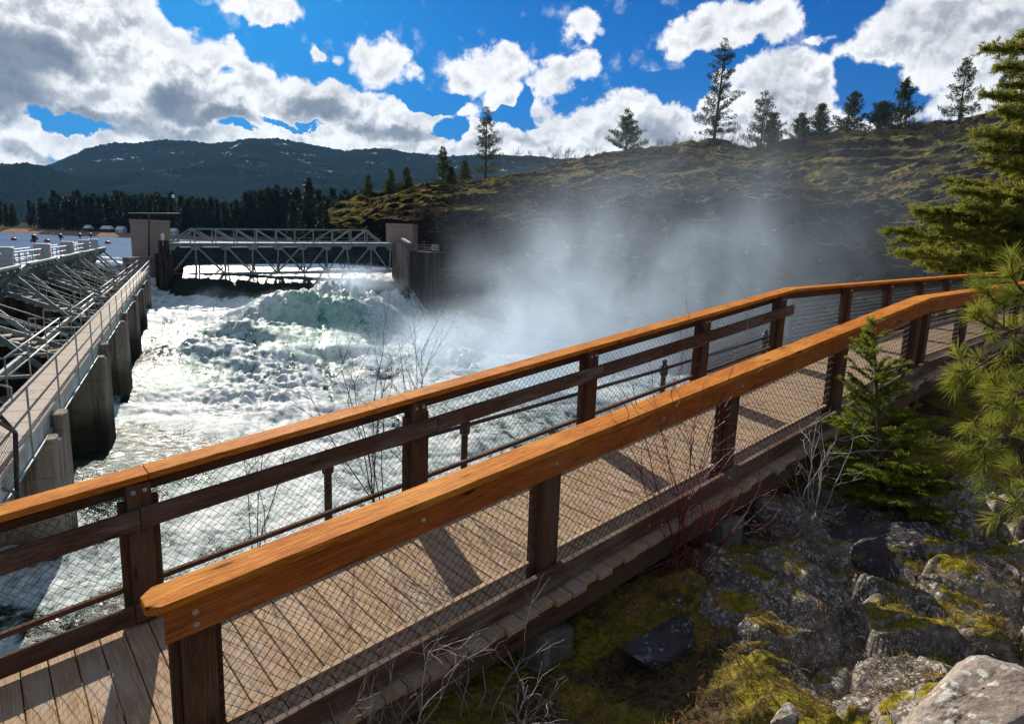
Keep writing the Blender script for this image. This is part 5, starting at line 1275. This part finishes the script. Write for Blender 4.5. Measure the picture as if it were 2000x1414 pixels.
for k, (px, py, Y, tg) in enumerate([(930, 1330, 3.7, [(800, 1260, 3.4), (1010, 1215, 3.7), (880, 1210, 3.5), (1060, 1180, 3.9)]), (780, 1414, 3.2, [(700, 1330, 3.1), (850, 1300, 3.3), (760, 1290, 3.2), (640, 1350, 3.0), (900, 1350, 3.2)]), (1010, 1400, 3.5, [(950, 1300, 3.4), (1100, 1280, 3.7), (1060, 1330, 3.5), (900, 1390, 3.2)])]):
    rt = gpt(px, py, Y); shrub('bare_shrub', rt, stems_to(rt, tg, rng0), M['greytwig'], ['pale bare twigs reaching over the deck edge near its middle post', 'tangle of white dead twigs at the bottom centre under the near kerb', 'low bare twigs on the dark bank below the footbridge'][k], 64 + k, .0055, .6, 5, 2, .05, .5)
rt = gpt(1802, 1012, 6.1); shrub('bare_shrub', rt, stems_to(rt, [(1800, 930, 6.1), (1770, 960, 6.0), (1840, 955, 6.1)], rng0), M['redtwig'], 'small leafless red seedling on the moss behind the domed rock', 70, .006, .4, 4, 1, .2, .5)
for k, (px, py, ac, tg) in enumerate([(745, 930, W + .7, [(640, 730), (690, 700), (730, 745), (760, 715), (680, 790), (610, 780), (720, 780)]), (800, 920, W + .9, [(800, 690), (770, 670), (830, 730), (850, 720), (845, 760), (790, 740)]), (500, 1030, W + .7, [(480, 850), (520, 880), (450, 930), (560, 900)])]):
    p = onplane(px, py, ac); rt = p - UP * .35
    shrub('bare_shrub', rt, [(onplane(a, b, ac + .25) - rt, np.linalg.norm(onplane(a, b, ac + .25) - rt)) for a, b in tg], M['darktwig'], ['dark leafless shrub behind the far handrail against the white water', 'thin dark twigs rising behind the far handrail right of the other shrub', 'low dark twigs behind the wire mesh near the left post'][k], 75 + k, .006, .25, 4, 2, .3, .4)

# ------------------------------------------------------------------ young fir, the long needled pine and the big fir at the right
def sprays(name, lines, spacing, needle, width, mt, parent, seed, spread=.9, per=26, twig=.25, tone_top=True, flat=.5, fwd=.7):
    """needles set along twigs: lines are 3-D polylines"""
    rng = np.random.default_rng(seed); P, Dr, T = [], [], []
    for ln in lines:
        ln = np.asarray(ln, float); seg = np.linalg.norm(np.diff(ln, axis=0), axis=1); tot = seg.sum(); cum = np.concatenate([[0], np.cumsum(seg)])
        n = max(2, int(tot / spacing)); t0 = rng.random()
        for s in np.linspace(0, tot, n):
            i = min(len(seg) - 1, int(np.searchsorted(cum, s, 'right') - 1)); f = (s - cum[i]) / max(seg[i], 1e-6); p = ln[i] + (ln[i + 1] - ln[i]) * f; d = (ln[i + 1] - ln[i]) / max(seg[i], 1e-6)
            side = rng.normal(size=(per, 3)); side[:, 2] *= flat; side /= np.linalg.norm(side, axis=1, keepdims=True)
            P.append(np.repeat(p[None], per, 0) + rng.normal(size=(per, 3)) * spacing * .3); Dr.append(d * fwd + side * spread); T.append(np.clip(.5 * t0 + .45 * rng.random(per) + .25 * (s / tot) - .1, 0, 1))
    P = np.concatenate(P); Dr = np.concatenate(Dr); T = np.concatenate(T)
    return cards(name, P, Dr, needle * rng.uniform(.7, 1.15, len(P)), width, mt, parent, rng, T)
def young_fir():
    base = gpt(1722, 1030, 6.3); top = at(1704, 622, 6.25); root = empty('young_fir', base); tag(root, 'young fir tree with yellow green tips against the bend of the handrail', 'tree')
    rng = np.random.default_rng(5); H = np.linalg.norm(top - base); ax = (top - base) / H
    mb = MB(1); mb.tube([base - ax * .1, base + ax * H * .5, top], [.035, .02, .004], 8); lines = []
    z = .06
    while z < .97:
        k = z; Rr = .74 * (1 - k) ** .9 + .05
        for b in range(6 if k < .7 else 5):
            an = rng.uniform(0, 6.28); el = -.05 + .75 * k + rng.normal() * .12; L = Rr * rng.uniform(.65, 1.1)
            d = np.array([math.cos(an) * math.cos(el), math.sin(an) * math.cos(el), math.sin(el)]); p0 = base + ax * H * z
            tip = p0 + d * L + UP * L * .12; mid = p0 + d * L * .5 - UP * L * .03
            mb.tube([p0, mid, tip], [.006, .004, .002], 3, False); lines.append([p0 + (mid - p0) * .4, mid, tip])
            for q in range(int(L / (.045 + .05 * k))):
                f = rng.uniform(.25, .95); s = p0 + (tip - p0) * f; sd = unit(np.cross(d, UP)) * rng.choice([-1, 1]); l2 = L * (1 - f) * .6 + .05
                lines.append([s, s + unit(d * .8 + sd * .7 + UP * .05) * l2])
        z += (.040 + .035 * k) * rng.uniform(.7, 1.2)
    lines.append([base + ax * H * .85, top])
    mb.build('trunk', M['bark'], root, shade=True)
    sprays('crown', lines, .014, .034, .0055, M['youngfir'], root, 6, .85, 9, flat=.45)
young_fir()
def long_pine():
    root = empty('pine_tree', gpt(2150, 1000, 6.0)); tag(root, 'long needled pine with bright tufts reaching in from the right edge', 'tree')
    rng = np.random.default_rng(9); mb = MB(2)
    tr = np.array(root.location); mb.tube([tr - UP * .2, tr + UP * 1.6, tr + UP * 3.3], [.07, .05, .012], 8)
    limbs = [((2140, 700, 5.4), [(2000, 650, 5.1), (1940, 640, 4.9), (1900, 620, 4.8)]), ((2140, 760, 5.4), [(2010, 700, 5.0), (1950, 690, 4.9), (1880, 735, 4.7)]), ((2140, 820, 5.4), [(2010, 790, 5.0), (1950, 760, 4.9), (1890, 840, 4.7)]), ((2140, 860, 5.3), [(2010, 860, 4.9), (1960, 850, 4.8), (1900, 880, 4.6)]),
             ((2130, 640, 5.2), [(2020, 590, 4.9), (1990, 560, 4.8), (1975, 540, 4.8)]), ((2140, 930, 5.2), [(2040, 920, 4.8), (2000, 960, 4.6), (1980, 985, 4.5)]), ((2140, 780, 5.1), [(2040, 760, 4.7), (1990, 770, 4.6), (1960, 800, 4.5)]), ((2140, 600, 5.6), [(2050, 580, 5.3), (1990, 600, 5.1), (1940, 590, 5.0)])]
    P, Dr, T = [], [], []
    def tuft(p, d, n=110, L=.15):
        t0 = rng.random() * .5
        for q in range(n):
            s = rng.normal(size=3); s = unit(s - d * (s @ d)); P.append(p - d * rng.uniform(0, .10)); Dr.append(d * rng.uniform(.35, 1.1) + s * rng.uniform(.2, .9) + UP * .12); T.append(t0 + rng.random() * .5)
    for a, pts in limbs:
        ln = [np.array([tr[0], tr[1], at(*a)[2] - .05])] + [at(*q) for q in pts]; mb.tube(ln, [.022, .014, .009, .006], 6, False)
        tuft(ln[-1], unit(ln[-1] - ln[-2]), 120)
        for k in range(9):
            i = int(rng.integers(1, 3)); f = rng.random(); p = ln[i] + (ln[i + 1] - ln[i]) * f; d = unit(ln[i + 1] - ln[i]); s = unit(rng.normal(size=3) + UP * .3); e = p + unit(d * .8 + s * .9) * rng.uniform(.10, .26)
            mb.tube([p, e], [.006, .004], 4, False); tuft(e, unit(e - p), 85)
    for k in range(16):                              # the side away from the walkway and the leader
        z = .7 + 2.5 * k / 16; an = rng.uniform(-1.3, 1.0); L = .85 * (1 - z / 3.6) + .2; d = np.array([math.cos(an), math.sin(an), .25]); p0 = tr + UP * z; p1 = p0 + d * L
        mb.tube([p0, p1], [.013, .006], 5, False); tuft(p1, unit(d), 90)
        for q in range(3): e = p0 + d * L * rng.uniform(.4, .8); t_ = unit(d + rng.normal(size=3) * .7); mb.tube([e, e + t_ * .18], [.006, .004], 4, False); tuft(e + t_ * .18, t_, 70)
    tuft(tr + UP * 3.3, UP, 120)
    mb.build('limbs', M['bark'], root, shade=True)
    r2 = np.random.default_rng(4); cards('needles', P, Dr, .15 * r2.uniform(.7, 1.1, len(P)), .0034, M['longneedle'], root, r2, np.array(T), .08)
long_pine()
def big_fir():
    root = empty('fir_tree', at(2190, 900, 25.0) * [1, 1, 0] + UP * -3.2); tag(root, 'large fir with layered boughs filling the upper right edge', 'tree')
    rng = np.random.default_rng(12); mb = MB(3); b = np.array(root.location); mb.tube([b - UP * .5, b + UP * 9, b + UP * 19], [.42, .30, .06], 10)
    boughs = [((2190, 60), (1918, 96), .8), ((2190, 120), (1945, 130), .8), ((2190, 10), (1990, 70), .6), ((2190, 190), (1915, 185), .7), ((2190, 250), (1905, 262), 1.0), ((2190, 290), (1915, 290), .9), ((2190, 240), (1950, 215), .8), ((2190, 320), (1925, 318), .9), ((2190, 360), (1850, 352), 1.0), ((2190, 380), (1865, 372), .9),
              ((2190, 390), (1792, 412), 1.1), ((2190, 420), (1815, 432), 1.0), ((2190, 450), (1738, 452), 1.2), ((2190, 470), (1752, 470), 1.1), ((2190, 500), (1762, 492), 1.1), ((2190, 520), (1800, 512), 1.0), ((2190, 540), (1860, 528), 1.0), ((2190, 350), (1960, 335), .9), ((2190, 430), (1880, 400), 1.0), ((2190, 480), (1840, 450), 1.1), ((2190, 160), (1960, 165), .8), ((2190, 560), (1900, 545), .9), ((2190, 540), (1950, 500), 1.0)]
    lines = []
    for (x0, y0), (x1, y1), wd in boughs:
        Y0, Y1 = 25.0, 25.0 + rng.uniform(-4.5, 3)
        n = 12; ln = []
        for k in range(n + 1):
            f = k / n; sag = math.sin(f * math.pi) * 16 * wd + 14 * math.sin(f * 7 + x1) * f * (1 - f); ln.append(at(x0 + (x1 - x0) * f, y0 + (y1 - y0) * f + sag, Y0 + (Y1 - Y0) * f))
        mb.tube(ln, list(np.linspace(.085, .012, n + 1)), 5, False); Lb = np.linalg.norm(ln[-1] - ln[0])
        for k in range(int(Lb / .046)):
            f = rng.uniform(.22, 1.0); i = min(n - 1, int(f * n)); p = ln[i] + (ln[i + 1] - ln[i]) * (f * n - i); d = unit(ln[i + 1] - ln[i]); sd = unit(np.cross(d, UP)) * rng.choice([-1, 1])
            l2 = 1.75 * (.16 + .75 * (1 - f)) * wd * rng.uniform(.5, 1.0); dd = unit(d * 1.0 + sd * rng.uniform(.3, 1.0) + UP * rng.normal() * .42); e = p + dd * l2 + UP * l2 * rng.uniform(-.10, .12)
            lines.append([p, p + dd * l2 * .5, e])
            if l2 > .5: mb.tube([p, e], [.011, .005], 3, False)
            for q in range(int(l2 / .21)):
                g_ = rng.uniform(.3, .95); s = p + (e - p) * g_; lines.append([s, s + unit(dd + unit(np.cross(dd, UP)) * rng.choice([-1, 1]) * .8 + UP * .1) * rng.uniform(.14, .32)])
        lines.append(ln[-3:])
    mb.build('limbs', M['darkbark'], root, shade=True)
    sprays('foliage', lines, .056, .125, .026, M['fir'], root, 13, .9, 7, flat=.7)
big_fir()

# ------------------------------------------------------------------ thin blue air
def haze():
    mt, g, out = mat('haze_air')
    pv = g.n('ShaderNodeVolumePrincipled'); g.set(pv.inputs['Color'], (.30, .62, 1.0)); g.set(pv.inputs['Density'], .00002); g.set(pv.inputs['Anisotropy'], .2)
    g.t.links.new(pv.outputs[0], out.inputs['Volume'])
    mb = MB(1); mb.box((0, 0, 0), (1, 0, 0), (0, 1, 0), UP, (-4500, 4500), (-300, 6500), (-420, 900)); o = mb.build('haze', mt); o['kind'] = 'stuff'; o['label'] = 'thin blue haze in the air'
haze()
